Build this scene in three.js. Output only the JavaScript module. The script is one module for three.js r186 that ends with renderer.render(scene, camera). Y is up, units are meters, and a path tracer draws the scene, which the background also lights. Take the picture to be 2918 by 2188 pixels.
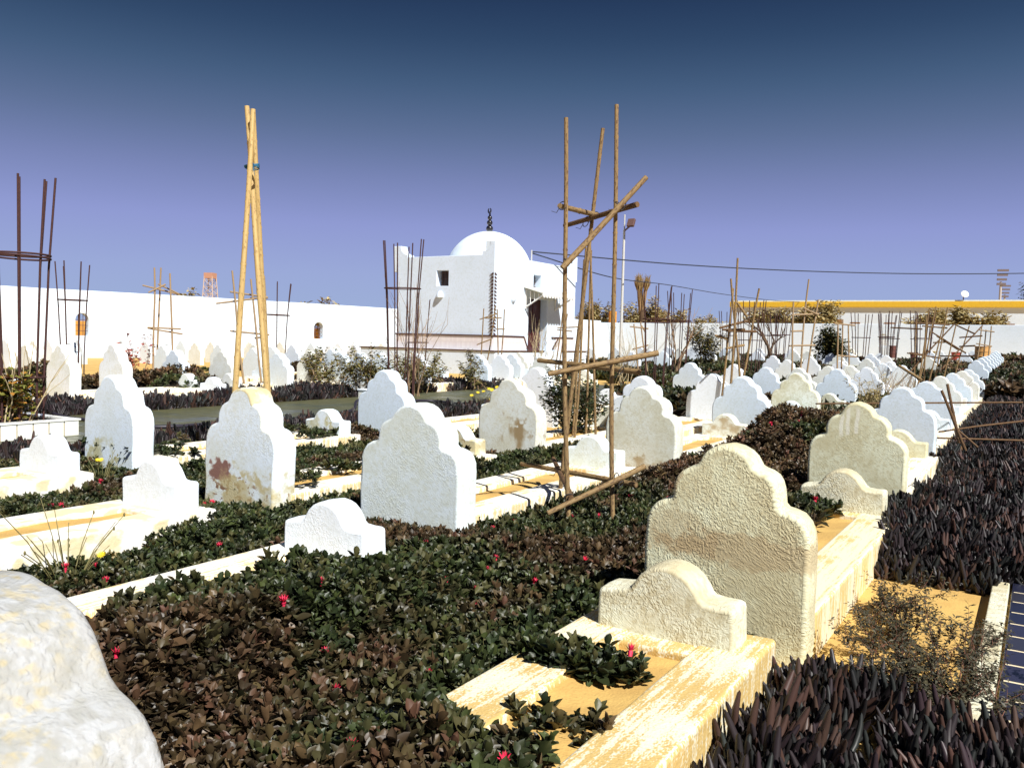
import * as THREE from 'three';
import { mergeGeometries, mergeVertices } from 'three/addons/utils/BufferGeometryUtils.js';
import { RoundedBoxGeometry } from 'three/addons/geometries/RoundedBoxGeometry.js';

// ---------------------------------------------------------------- camera, sky, sun, exposure
// world: x runs along the headstone faces, -z runs along the graves (away), y up, metres
const scene = new THREE.Scene();
const camera = new THREE.PerspectiveCamera(48.3, 1024 / 767, 0.05, 2500);
camera.position.set(0, 1.4, 0);
camera.rotation.set(-0.0521, THREE.MathUtils.degToRad(31.7), 0.025, 'YXZ');
scene.add(camera);

const renderer = new THREE.WebGLRenderer({ antialias: true });
renderer.toneMapping = THREE.LinearToneMapping;
const EXPO = 1.72;
renderer.toneMappingExposure = EXPO;
renderer.shadowMap.enabled = true;

const sLin = c => { c /= 255; return c <= 0.04045 ? c / 12.92 : Math.pow((c + 0.055) / 1.055, 2.4); };
const lerp = (a, b, t) => a + (b - a) * t, clamp01 = t => Math.max(0, Math.min(1, t));
const ss = (a, b, t) => { t = clamp01((t - a) / (b - a)); return t * t * (3 - 2 * t); };
{ // clear deep sky: pale violet blue low down, dark blue overhead
  const stops = [[-90, 120, 120, 130], [-2, 156, 176, 212], [1, 158, 177, 215], [4, 155, 170, 216], [7.2, 144, 155, 210], [10.2, 121, 134, 182],
    [13.2, 94, 113, 151], [16.1, 69, 94, 128], [18.9, 49, 73, 106], [21.6, 36, 57, 90], [30, 31, 50, 82], [90, 28, 46, 78]];
  const W = 256, Hh = 512, d = new Float32Array(W * Hh * 4);
  for (let j = 0; j < Hh; j++) {
    const el = ((j + .5) / Hh - .5) * 180;
    let k = 0; while (k < stops.length - 2 && el > stops[k + 1][0]) k++;
    const t = clamp01((el - stops[k][0]) / (stops[k + 1][0] - stops[k][0]));
    for (let i = 0; i < W; i++) { const o = (j * W + i) * 4;
      for (let c = 0; c < 3; c++) d[o + c] = sLin(lerp(stops[k][c + 1], stops[k + 1][c + 1], t)) / EXPO;
      d[o + 3] = 1; }
  }
  const t = new THREE.DataTexture(d, W, Hh, THREE.RGBAFormat, THREE.FloatType);
  t.mapping = THREE.EquirectangularReflectionMapping; t.magFilter = THREE.LinearFilter; t.minFilter = THREE.LinearFilter;
  t.colorSpace = THREE.LinearSRGBColorSpace; t.needsUpdate = true;
  scene.background = t; scene.environment = t;
}
const sun = new THREE.DirectionalLight(0xfffcf6, 4.4);
{ const el = 46 * Math.PI / 180, az = 26 * Math.PI / 180;
  sun.position.set(Math.cos(az) * Math.cos(el), Math.sin(el), Math.sin(az) * Math.cos(el)).multiplyScalar(90);
  sun.target.position.set(-8, 0, -14); sun.position.add(sun.target.position); }
sun.castShadow = true; sun.shadow.mapSize.set(4096, 4096);
Object.assign(sun.shadow.camera, { left: -60, right: 60, top: 60, bottom: -60, near: 1, far: 220 });
scene.add(sun, sun.target);

// ---------------------------------------------------------------- helpers
function rng(seed) { let a = seed >>> 0; return () => { a = (a + 0x6D2B79F5) | 0; let t = Math.imul(a ^ (a >>> 15), 1 | a); t = (t + Math.imul(t ^ (t >>> 7), 61 | t)) ^ t; return ((t ^ (t >>> 14)) >>> 0) / 4294967296; }; }
const h2 = (x, y, s) => { let n = Math.imul(x, 374761393) + Math.imul(y, 668265263) + Math.imul(s, 974634777); n = Math.imul(n ^ (n >>> 13), 1274126177); return ((n ^ (n >>> 16)) >>> 0) / 4294967296; };
function vn(x, y, s = 0, px = 0, py = 0) { // value noise, periodic when px, py > 0
  let xi = Math.floor(x), yi = Math.floor(y); const fx = x - xi, fy = y - yi, u = fx * fx * (3 - 2 * fx), v = fy * fy * (3 - 2 * fy);
  let x1 = xi + 1, y1 = yi + 1;
  if (px) { xi = ((xi % px) + px) % px; x1 = ((x1 % px) + px) % px; yi = ((yi % py) + py) % py; y1 = ((y1 % py) + py) % py; }
  return lerp(lerp(h2(xi, yi, s), h2(x1, yi, s), u), lerp(h2(xi, y1, s), h2(x1, y1, s), u), v);
}
const fbm = (x, y, s = 0, o = 4, px = 0, py = px) => { let a = .5, r = 0, n = 0; for (let i = 0; i < o; i++) { r += a * vn(x, y, s + i * 17, px, py); n += a; a *= .5; x *= 2; y *= 2; px *= 2; py *= 2; } return r / n; };
function tex(w, h, fn, srgb = true) { // fn(u, v) -> [r, g, b] 0..1
  const d = new Uint8Array(w * h * 4);
  for (let j = 0; j < h; j++) for (let i = 0; i < w; i++) { const c = fn(i / w, j / h), o = (j * w + i) * 4; for (let k = 0; k < 3; k++) d[o + k] = clamp01(typeof c === 'number' ? c : c[k]) * 255; d[o + 3] = 255; }
  const t = new THREE.DataTexture(d, w, h); t.wrapS = t.wrapT = THREE.RepeatWrapping; t.magFilter = THREE.LinearFilter; t.minFilter = THREE.LinearMipmapLinearFilter; t.generateMipmaps = true;
  if (srgb) t.colorSpace = THREE.SRGBColorSpace; t.needsUpdate = true; return t;
}
const rep = (t, x, y = x) => { const c = t.clone(); c.repeat.set(x, y); c.needsUpdate = true; return c; };
const mat = (o) => new THREE.MeshStandardMaterial({ roughness: .9, ...o });
const rgb = (r, g, b) => new THREE.Color().setRGB(r, g, b);
const used = {};
function numbered(n) { used[n] = (used[n] || 0) + 1; return used[n] === 1 ? n : n + '_' + String(used[n] - 1).padStart(3, '0'); }
function shadow(o) { o.castShadow = o.receiveShadow = true; return o; }
function part(name, geo, m, parent) { const o = shadow(new THREE.Mesh(geo, m)); o.name = name; parent.add(o); return o; }
function tag(o, label, category, group) { o.userData.label = label; o.userData.category = category; if (group) o.userData.group = group; return o; }
function thing(name, label, category, pos = [0, 0, 0], turn = 0, group) { const g = new THREE.Group(); g.name = numbered(name); g.position.set(...pos); g.rotation.y = turn; scene.add(g); return tag(g, label, category, group); }
function struct(name, geo, m) { const o = shadow(new THREE.Mesh(geo, m)); o.name = numbered(name); o.userData.kind = 'structure'; scene.add(o); return o; }
const V = (x, y, z) => new THREE.Vector3(x, y, z);
function boxUV(g, s = 1) { // uv in metres from the main direction of each face
  if (g.index) g = g.toNonIndexed(); const p = g.attributes.position, uv = new Float32Array(p.count * 2), a = V(), b = V(), c = V();
  for (let i = 0; i < p.count; i += 3) {
    a.fromBufferAttribute(p, i); b.fromBufferAttribute(p, i + 1); c.fromBufferAttribute(p, i + 2);
    const n = b.clone().sub(a).cross(c.clone().sub(a)), ax = Math.abs(n.x), ay = Math.abs(n.y), az = Math.abs(n.z);
    [a, b, c].forEach((q, k) => { const o = (i + k) * 2; if (ay >= ax && ay >= az) { uv[o] = q.x * s; uv[o + 1] = q.z * s; } else if (ax > az) { uv[o] = q.z * s; uv[o + 1] = q.y * s; } else { uv[o] = q.x * s; uv[o + 1] = q.y * s; } });
  }
  g.setAttribute('uv', new THREE.BufferAttribute(uv, 2)); return g;
}
const box = (w, h, d, x = 0, y = 0, z = 0, r = 0) => boxUV((r ? new RoundedBoxGeometry(w, h, d, 2, r) : new THREE.BoxGeometry(w, h, d)).translate(x, y, z));
const merge = gs => mergeGeometries(gs.map(g => { g = g.index ? g.toNonIndexed() : g; for (const k of Object.keys(g.attributes)) if (!['position', 'normal', 'uv'].includes(k)) g.deleteAttribute(k); return g; }));
function rough(g, amp, f, seed) { // small unevenness of a hand-made surface, same for shared points
  const p = g.attributes.position; for (let i = 0; i < p.count; i++) { const x = p.getX(i), y = p.getY(i), z = p.getZ(i);
    p.setXYZ(i, x + (vn(y * f + 7, z * f + 3, seed) - .5) * amp, y + (vn(x * f + 1, z * f + 9, seed + 1) - .5) * amp, z + (vn(x * f + 5, y * f + 2, seed + 2) - .5) * amp); }
  g.computeVertexNormals(); return g;
}
const terr = (x, z) => { const a = -z; return (.16 * ss(28, 42, a) + .28 * ss(42, 60, a)) * ss(-30, -14, x); };
// thin round bar between two points, with optional bends
function bar(p, q, r0, r1 = r0, sides = 6, n = 1, wob = 0, seed = 1) {
  const pts = []; for (let i = 0; i <= n; i++) { const t = i / n, v = V().lerpVectors(p, q, t); if (wob && i > 0 && i < n) v.add(V((h2(i, seed, 1) - .5) * wob, (h2(i, seed, 4) - .5) * wob * .3, (h2(i, seed, 2) - .5) * wob)); pts.push(v); }
  return sweep(pts, pts.map((_, i) => lerp(r0, r1, i / n)), sides);
}
function sweep(pts, rad, sides = 6) { // tube through points with a radius each and closed ends; uv: u round, v metres
  const pos = [], nor = [], uv = [], idx = []; let up = V(0, 0, 1), len = 0; const n = pts.length;
  for (let i = 0; i < n; i++) {
    const d = V().subVectors(pts[Math.min(n - 1, i + 1)], pts[Math.max(0, i - 1)]).normalize();
    if (Math.abs(d.dot(up)) > .95) up = Math.abs(d.x) < .9 ? V(1, 0, 0) : V(0, 1, 0);
    const s = V().crossVectors(up, d).normalize(), t = V().crossVectors(d, s); up = t.clone();
    if (i) len += pts[i].distanceTo(pts[i - 1]);
    for (let k = 0; k <= sides; k++) { const a = k / sides * Math.PI * 2, c = V().addScaledVector(s, Math.cos(a)).addScaledVector(t, Math.sin(a)); pos.push(pts[i].x + c.x * rad[i], pts[i].y + c.y * rad[i], pts[i].z + c.z * rad[i]); nor.push(c.x, c.y, c.z); uv.push(k / sides * .12, len); }
  }
  for (let i = 0; i < n - 1; i++) for (let k = 0; k < sides; k++) { const a = i * (sides + 1) + k, b = a + sides + 1; idx.push(a, a + 1, b, b, a + 1, b + 1); }
  for (const e of [0, n - 1]) { const d = V().subVectors(pts[e ? n - 1 : 0], pts[e ? n - 2 : 1]).normalize(), c = pos.length / 3; pos.push(pts[e].x, pts[e].y, pts[e].z); nor.push(d.x, d.y, d.z); uv.push(0, len);
    for (let k = 0; k <= sides; k++) { const o = (e * (sides + 1) + k) * 3; pos.push(pos[o], pos[o + 1], pos[o + 2]); nor.push(d.x, d.y, d.z); uv.push(.02, len); }
    for (let k = 0; k < sides; k++) e ? idx.push(c, c + 1 + k, c + 2 + k) : idx.push(c, c + 2 + k, c + 1 + k); }
  const g = new THREE.BufferGeometry(); g.setAttribute('position', new THREE.Float32BufferAttribute(pos, 3)); g.setAttribute('normal', new THREE.Float32BufferAttribute(nor, 3)); g.setAttribute('uv', new THREE.Float32BufferAttribute(uv, 2)); g.setIndex(idx); return g;
}

// ---------------------------------------------------------------- surfaces
// trowelled lime plaster: worm-like grains over broad unevenness (tile = 1 m)
const stuccoBump = tex(1024, 1024, (u, v) => {
  const wx = (fbm(u * 16, v * 16, 5, 3, 16) - .5) * .03, wy = (fbm(u * 16, v * 16, 25, 3, 16) - .5) * .03;
  const sh = ss(.4, .6, vn(u * 3, v * 3, 55, 3, 3)), r1 = lerp(fbm((u + wx) * 150, (v + wy) * 130, 3, 2, 150, 130), fbm((u + wx + (v - wy) * 1) * 170, (v + wy) * 95, 33, 2, 170, 95), sh * .75), r2 = vn((u + wy) * 260, (v + wx) * 230, 9, 260, 230);
  const patch = ss(.3, .7, vn(u * 5, v * 5, 77, 5, 5)), ridge = 1 - Math.abs(2 * vn((u + wy + v * 1) * 60, (v + wx) * 28, 15, 60, 28) - 1);
  return .26 * fbm(u * 4, v * 4, 11, 3, 4) + (.42 * ss(.35, .75, r1) + .16 * r2) * lerp(.4, 1, patch) + .12 * Math.pow(ridge, 6) * patch;
}, false);
const fineBump = tex(512, 512, (u, v) => .5 * fbm(u * 5, v * 5, 31, 4, 5) + .3 * fbm(u * 40, v * 40, 41, 2, 40) + .2 * vn(u * 170, v * 170, 51, 170, 170), false);
const mix3 = (a, b, t) => [lerp(a[0], b[0], t), lerp(a[1], b[1], t), lerp(a[2], b[2], t)];
function plasterMap(seed, base, dirt, amount, extra, size = 512) { // whitewash with blotches of dust, tile 1.25 m
  return tex(size, size, (u, v) => {
    let c = base; const b = fbm(u * 4, v * 4, seed, 4, 4), f = fbm(u * 26, v * 26, seed + 9, 3, 26);
    c = mix3(c, dirt, amount * ss(.34, .74, b * .7 + f * .3));
    c = mix3(c, [dirt[0] * .92, dirt[1] * .91, dirt[2] * .88], amount * .5 * ss(.45, .8, fbm(u * 60, v * 60, seed + 19, 2, 60)));
    if (extra) c = extra(c, u, v, f);
    return c;
  });
}
const WHITE = [.88, .915, .955], CREAM = [.91, .9, .84], DUST = [.74, .69, .55], EARTH = [.56, .45, .33];
const T = {
  clean: plasterMap(1, WHITE, [.84, .875, .9], .5),
  cool: plasterMap(2, [.84, .895, .95], [.81, .86, .89], .7),
  cream: plasterMap(3, [.89, .91, .9], [.82, .82, .76], .55),
  old: plasterMap(4, [.84, .84, .76], [.74, .7, .57], .9),
};
const plaster = (map, b = .0022, k = 1 / 1.25, bump = stuccoBump, col = 0xffffff) => mat({ map: rep(map, k), bumpMap: bump, bumpScale: b, color: col, roughness: .93 });
const P = { clean: plaster(T.clean), cool: plaster(T.cool), cream: plaster(T.cream), old: plaster(T.old, .004), smooth: plaster(T.clean, .0015, .5, fineBump, rgb(.9, .95, 1)) };
// kerb tops: limewash brushed along the kerb, sand caught in the brush marks
const kerbMap = tex(512, 512, (u, v) => { const s = fbm(u * 48, v * 3, 61, 3, 48, 3), b = fbm(u * 5, v * 4, 71, 4, 5, 4); const k = ss(.5, .66, s * .5 + b * .5 + (vn(u * 150, v * 60, 8, 150, 60) - .5) * .16); return mix3([.91, .905, .87], [.85, .75, .53], k * .9); });
const kerbMap2 = tex(512, 512, (u, v) => { const s = fbm(u * 60, v * 3, 62, 3, 60, 3), b = fbm(u * 5, v * 4, 72, 4, 5, 4); const k = ss(.4, .6, s * .5 + b * .5 + (vn(u * 170, v * 80, 8, 170, 80) - .5) * .3); return mix3([.93, .91, .83], [.83, .7, .42], k * .92); });
P.sandyKerb = mat({ map: rep(kerbMap2, 1.6), color: rgb(.84, .83, .8), bumpMap: fineBump, bumpScale: .006 });
P.kerb = mat({ map: rep(kerbMap, 1.6), bumpMap: fineBump, bumpScale: .004 });
const sandMap = tex(512, 512, (u, v) => { const b = fbm(u * 5, v * 5, 81, 4, 5), f = vn(u * 220, v * 220, 82, 220, 220); return mix3([.8, .66, .38], [.73, .585, .33], ss(.35, .7, b) * .8 + (f - .5) * .35); });
const sandM = mat({ map: rep(sandMap, .8), bumpMap: fineBump, bumpScale: .006, roughness: 1 });
const caneMap = tex(256, 512, (u, v) => { const s = fbm(u * 10, v * 6, 91, 3, 10, 6), m = ss(.55, .7, fbm(u * 14, v * 40, 95, 3, 14, 40)); return mix3(mix3([.74, .64, .45], [.6, .5, .34], s), [.42, .32, .22], m * .75); });
const bambooMap = tex(256, 512, (u, v) => mix3(mix3([.83, .75, .53], [.74, .6, .36], fbm(u * 8, v * 4, 96, 3, 8, 4)), [.55, .43, .26], ss(.62, .78, fbm(u * 12, v * 30, 97, 3, 12, 30)) * .6));
const caneM = mat({ map: rep(caneMap, 8, 1), color: rgb(.6, .56, .52), roughness: .75 }), bambooM = mat({ map: rep(bambooMap, 8, 1), color: rgb(.85, .83, .8), roughness: .6 }), caneDarkM = mat({ map: rep(caneMap, 8, 1), color: rgb(.3, .23, .2), roughness: .8 });
const stickM = mat({ color: rgb(.3, .21, .12), roughness: .9 });
const rustMap = tex(128, 256, (u, v) => mix3([.33, .2, .18], [.22, .13, .13], fbm(u * 6, v * 24, 98, 3, 6, 24)));
const rustM = mat({ map: rep(rustMap, 8, 2), roughness: .8, metalness: .2 });
const tieM = mat({ color: rgb(.03, .03, .035), roughness: .7 });

// ---------------------------------------------------------------- ground
{ const g = new THREE.PlaneGeometry(900, 900, 225, 225).rotateX(-Math.PI / 2), p = g.attributes.position, uv = g.attributes.uv;
  for (let i = 0; i < p.count; i++) { p.setY(i, terr(p.getX(i), p.getZ(i))); uv.setXY(i, p.getX(i), p.getZ(i)); }
  g.computeVertexNormals(); struct('ground', g, sandM); }
const STICKS = {"bigTrellis": {p: [[-2.83,2.91,-5.19,-2.74,-0.05,-5.24],[-2.6,3.05,-5.51,-2.54,-0.05,-5.54],[-2.92,3.02,-5.96,-3.24,-0.05,-5.99]],b: [[-2.38,2.54,-5.55,-2.79,1.89,-5.13],[-2.86,2.32,-5.19,-2.94,2.36,-5.94],[-3.2,2.29,-5.9,-2.47,2.37,-5.62],[-2.85,1.17,-5.08,-2.28,1.33,-5.62],[-3.37,1.24,-5.85,-2.43,1.19,-5.67],[-3.6,0.38,-6.01,-2.43,0.38,-5.67],[-2.82,0.22,-5.07,-2.34,0.53,-5.6],[-3.38,0.43,-6.14,-2.71,0.31,-5.2]]},
"tripod": {p: [[-6.94,3.68,-6.0,-6.44,-0.05,-5.92],[-6.68,3.58,-5.86,-6.65,-0.05,-5.58],[-6.8,3.6,-5.97,-7.04,-0.05,-6.49]],b: []},
"backTripod": {p: [[-4.8,2.78,-9.5,-4.66,-0.05,-9.59],[-4.74,2.53,-9.3,-4.81,-0.05,-9.25],[-4.96,2.56,-9.87,-4.96,-0.05,-9.87],[-4.94,2.42,-9.64,-5.02,-0.05,-9.6]],b: []},
"wallTrellis": {p: [[-22.06,3.22,-15.76,-22.1,-0.05,-15.74],[-22.59,3.28,-16.37,-22.71,-0.05,-16.3],[-21.84,3.08,-16.13,-21.74,-0.05,-16.19]],b: [[-22.88,2.73,-15.96,-21.96,2.49,-16.52],[-22.11,2.49,-15.61,-21.86,2.75,-16.0],[-22.56,2.78,-16.27,-21.61,2.48,-16.27],[-22.22,1.48,-15.66,-21.56,1.46,-16.3],[-22.57,1.46,-15.91,-21.69,1.31,-16.45]]},
"tripodBack": {p: [[-16.1,2.83,-13.56,-15.82,-0.05,-13.74],[-16.12,2.68,-14.14,-15.85,-0.05,-14.3],[-16.25,2.8,-14.65,-16.11,-0.05,-14.73]],b: [[-16.41,2.06,-13.37,-15.81,2.2,-13.98],[-16.47,2.36,-13.81,-16.02,2.27,-14.56],[-16.29,1.43,-13.68,-15.97,1.36,-14.58],[-16.29,2.23,-14.27,-15.93,2.25,-14.49],[-16.19,1.27,-14.33,-15.95,1.32,-14.48]]},
"cornerTrellis": {p: [[-14.99,2.34,-22.47,-15.06,-0.05,-22.43],[-14.89,2.46,-23.01,-15.18,-0.05,-22.82],[-14.63,2.33,-22.7,-14.56,-0.05,-22.74],[-14.76,2.36,-23.33,-14.8,-0.05,-23.29]],b: [[-15.1,2.0,-22.41,-14.64,2.19,-22.69],[-15.12,2.05,-22.75,-14.67,2.07,-23.03],[-15.16,1.2,-22.37,-14.79,1.38,-22.6],[-14.78,1.71,-22.84,-14.53,1.72,-23.0]]},
"doorTrellis": {p: [[-12.37,2.49,-22.92,-12.57,-0.05,-22.8],[-12.51,2.23,-23.42,-12.77,-0.05,-23.26],[-12.47,2.19,-23.09,-12.34,-0.05,-23.17]],b: [[-12.53,1.78,-22.82,-11.89,1.83,-23.22],[-12.73,1.73,-23.17,-12.33,1.69,-23.41]]},
"stakeTrellis": {p: [[-3.97,2.71,-12.83,-4.02,-0.05,-12.8],[-4.14,2.42,-13.07,-3.9,-0.05,-13.22],[-4.14,2.28,-13.2,-4.26,-0.05,-13.11],[-3.84,2.3,-13.61,-4.11,-0.05,-13.45]],b: [[-4.17,1.65,-12.7,-3.88,1.77,-13.12],[-4.23,1.63,-13.02,-3.93,1.64,-13.2],[-4.11,1.61,-12.86,-3.87,1.62,-13.59],[-4.36,1.54,-13.06,-4.18,1.49,-13.17],[-4.14,1.34,-12.96,-4.0,1.4,-13.4],[-4.0,2.06,-12.93,-3.85,1.83,-13.02]]},
"midTrellis": {p: [[-4.97,2.43,-20.44,-4.92,-0.05,-20.46],[-4.76,2.99,-20.92,-4.88,-0.05,-20.84],[-4.62,2.53,-21.36,-4.86,-0.05,-21.21]],b: [[-5.0,2.13,-20.42,-4.6,2.19,-21.37],[-4.84,2.31,-20.87,-4.59,2.17,-21.26],[-5.02,1.41,-20.41,-4.65,1.44,-21.34],[-4.99,1.75,-20.43,-4.84,1.77,-20.87]]},
"farTrellis": {p: [[-5.3,2.11,-27.29,-5.2,-0.05,-27.34],[-5.27,2.27,-27.89,-5.22,-0.05,-27.92],[-5.06,2.12,-27.67,-4.94,-0.05,-27.74]],b: [[-5.38,2.12,-27.24,-4.85,2.08,-27.56],[-5.3,1.15,-27.52,-4.81,1.13,-27.83]]},
"wallStakes": {p: [[-12.18,2.04,-27.74,-11.96,-0.05,-27.87],[-12.11,2.13,-28.14,-11.78,-0.05,-28.33]],b: [[-12.3,1.95,-27.67,-11.75,1.89,-28.01],[-12.07,2.0,-28.16,-11.96,1.78,-28.23],[-12.25,1.15,-27.81,-11.77,1.32,-28.11]]},
"farRightTrellis": {p: [[-2.31,2.51,-43.24,-2.47,-0.05,-43.14],[-2.18,2.36,-43.79,-2.27,-0.05,-43.72],[-1.97,2.53,-43.68,-2.09,-0.05,-43.6]],b: [[-2.4,2.33,-43.18,-1.84,2.26,-43.53],[-2.51,1.73,-43.35,-1.91,1.62,-43.72]]},
"caneHeap": {p: [[-2.68,2.5,-25.94,-2.89,-0.05,-25.81],[-2.58,2.61,-26.72,-3.0,-0.05,-26.45],[-2.77,2.35,-26.19,-2.77,-0.05,-26.19],[-2.32,2.61,-27.02,-2.6,-0.05,-26.86],[-3.05,2.26,-26.62,-3.03,-0.05,-26.64],[-2.01,2.06,-25.94,-2.33,-0.05,-25.76],[-2.29,2.05,-25.65,-2.65,-0.05,-25.43],[-1.82,2.12,-27.88,-2.2,-0.05,-27.63]],b: [[-2.09,2.11,-26.35,-3.03,0.81,-25.72],[-1.51,2.14,-28.44,-2.35,0.88,-26.69],[-2.72,1.91,-27.32,-1.8,1.33,-27.04],[-2.15,2.14,-27.21,-1.57,1.86,-26.42],[-2.55,1.79,-26.95,-2.07,1.43,-27.8],[-3.21,1.29,-26.28,-2.45,1.17,-27.26],[-2.47,1.23,-27.08,-1.47,1.26,-26.28],[-2.03,1.77,-27.56,-1.45,1.83,-27.53],[-1.94,1.51,-26.54,-1.54,1.54,-26.15],[-3.74,2.01,-26.76,-2.87,1.97,-26.37],[-3.13,2.16,-26.79,-2.31,2.13,-27.67],[-2.93,2.07,-26.9,-2.37,2.04,-27.74],[-2.57,1.6,-26.37,-2.37,1.63,-27.45],[-3.14,1.29,-26.14,-2.86,1.25,-27.47]]},
"barrier": {p: [[-1.0,0.92,-11.37,-0.63,-0.05,-11.6],[-0.96,0.99,-11.63,-0.73,-0.05,-11.76]],b: [[-2.51,0.65,-11.73,-0.2,0.66,-14.69],[-1.01,0.42,-11.42,0.08,0.54,-13.21],[-1.01,0.35,-11.36,0.09,0.3,-12.52],[-0.84,0.47,-11.53,-0.59,0.26,-11.5]]},
"fallen": {p: [],b: [[-2.4,1.07,-18.5,-1.96,0.81,-18.3]]}};
// ---------------------------------------------------------------- boundary walls
function archHole(cx, w, y0, y1) { const h = new THREE.Path(), r = w / 2; h.moveTo(cx - r, y0); h.lineTo(cx + r, y0); h.lineTo(cx + r, y1 - r); h.absarc(cx, y1 - r, r, 0, Math.PI, false); h.lineTo(cx - r, y0); return h; }
function boundaryWall(label, from, to, h, holes, grille, h1 = h) {
  const dx = to[0] - from[0], dz = to[1] - from[1], L = Math.hypot(dx, dz);
  const g = thing('boundary_wall', label, 'wall', [from[0], 0, from[1]], Math.atan2(-dz, dx));
  const s = new THREE.Shape(); s.moveTo(0, -.4); s.lineTo(L, -.4);
  const n = Math.round(L / 4); for (let i = n; i >= 0; i--) s.lineTo(L * i / n, lerp(h, h1, i / n) + (vn(i * .7, 3, 5) - .5) * .05);
  for (const [at, w, y0, y1] of holes) s.holes.push(archHole(at, w, y0, y1));
  part('wall_body', new THREE.ExtrudeGeometry(s, { depth: .3, bevelEnabled: true, bevelSize: .03, bevelThickness: .03, bevelSegments: 2, curveSegments: 10 }).translate(0, 0, -.33), P.smooth, g);
  for (const [at, w, y0, y1] of holes) {
    const b = []; for (let k = 1; k <= 2; k++) b.push(box(.025, y1 - y0 - .03 - (w * .06), .02, at - w / 2 + w * k / 3, (y0 + y1) / 2 - .02, -.18));
    for (let k = 1; k <= 3; k++) b.push(box(w + .02, .025, .02, at, y0 + (y1 - y0 - w / 2) * k / 3 , -.155));
    b.push(new THREE.TorusGeometry(w / 2 - .01, .02, 5, 12, Math.PI).translate(at, y1 - w / 2, -.17));
    part('window_grille', merge(b), grille, g);
  }
  return g;
}
const ironM = mat({ color: rgb(.13, .07, .06), roughness: .7, metalness: .3 }), whitePaint = mat({ color: rgb(.78, .78, .75), roughness: .6 });
boundaryWall('long white boundary wall with two arched barred openings, left of the domed shrine', [-42.96, 5], [-33.2, -68.4], 3.2, [[29.3, .68, 1.03, 2.16], [43.3, .74, 1.1, 2.16]], ironM);
boundaryWall('white boundary wall behind the crowded canes on the right, below the yellow-banded building', [-33.2, -68.2], [40, -70.4], 3.03, [[23.1, .62, 1.55, 2.5]], whitePaint, 3.5);
tag(struct('earth_wall', box(.4, 2.1, 60, -54, .85, -40), mat({ map: rep(sandMap, .4), color: rgb(.95, .75, .5) })), 'ochre earth wall seen through the arched openings of the left wall', 'wall').userData.kind = undefined;

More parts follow.
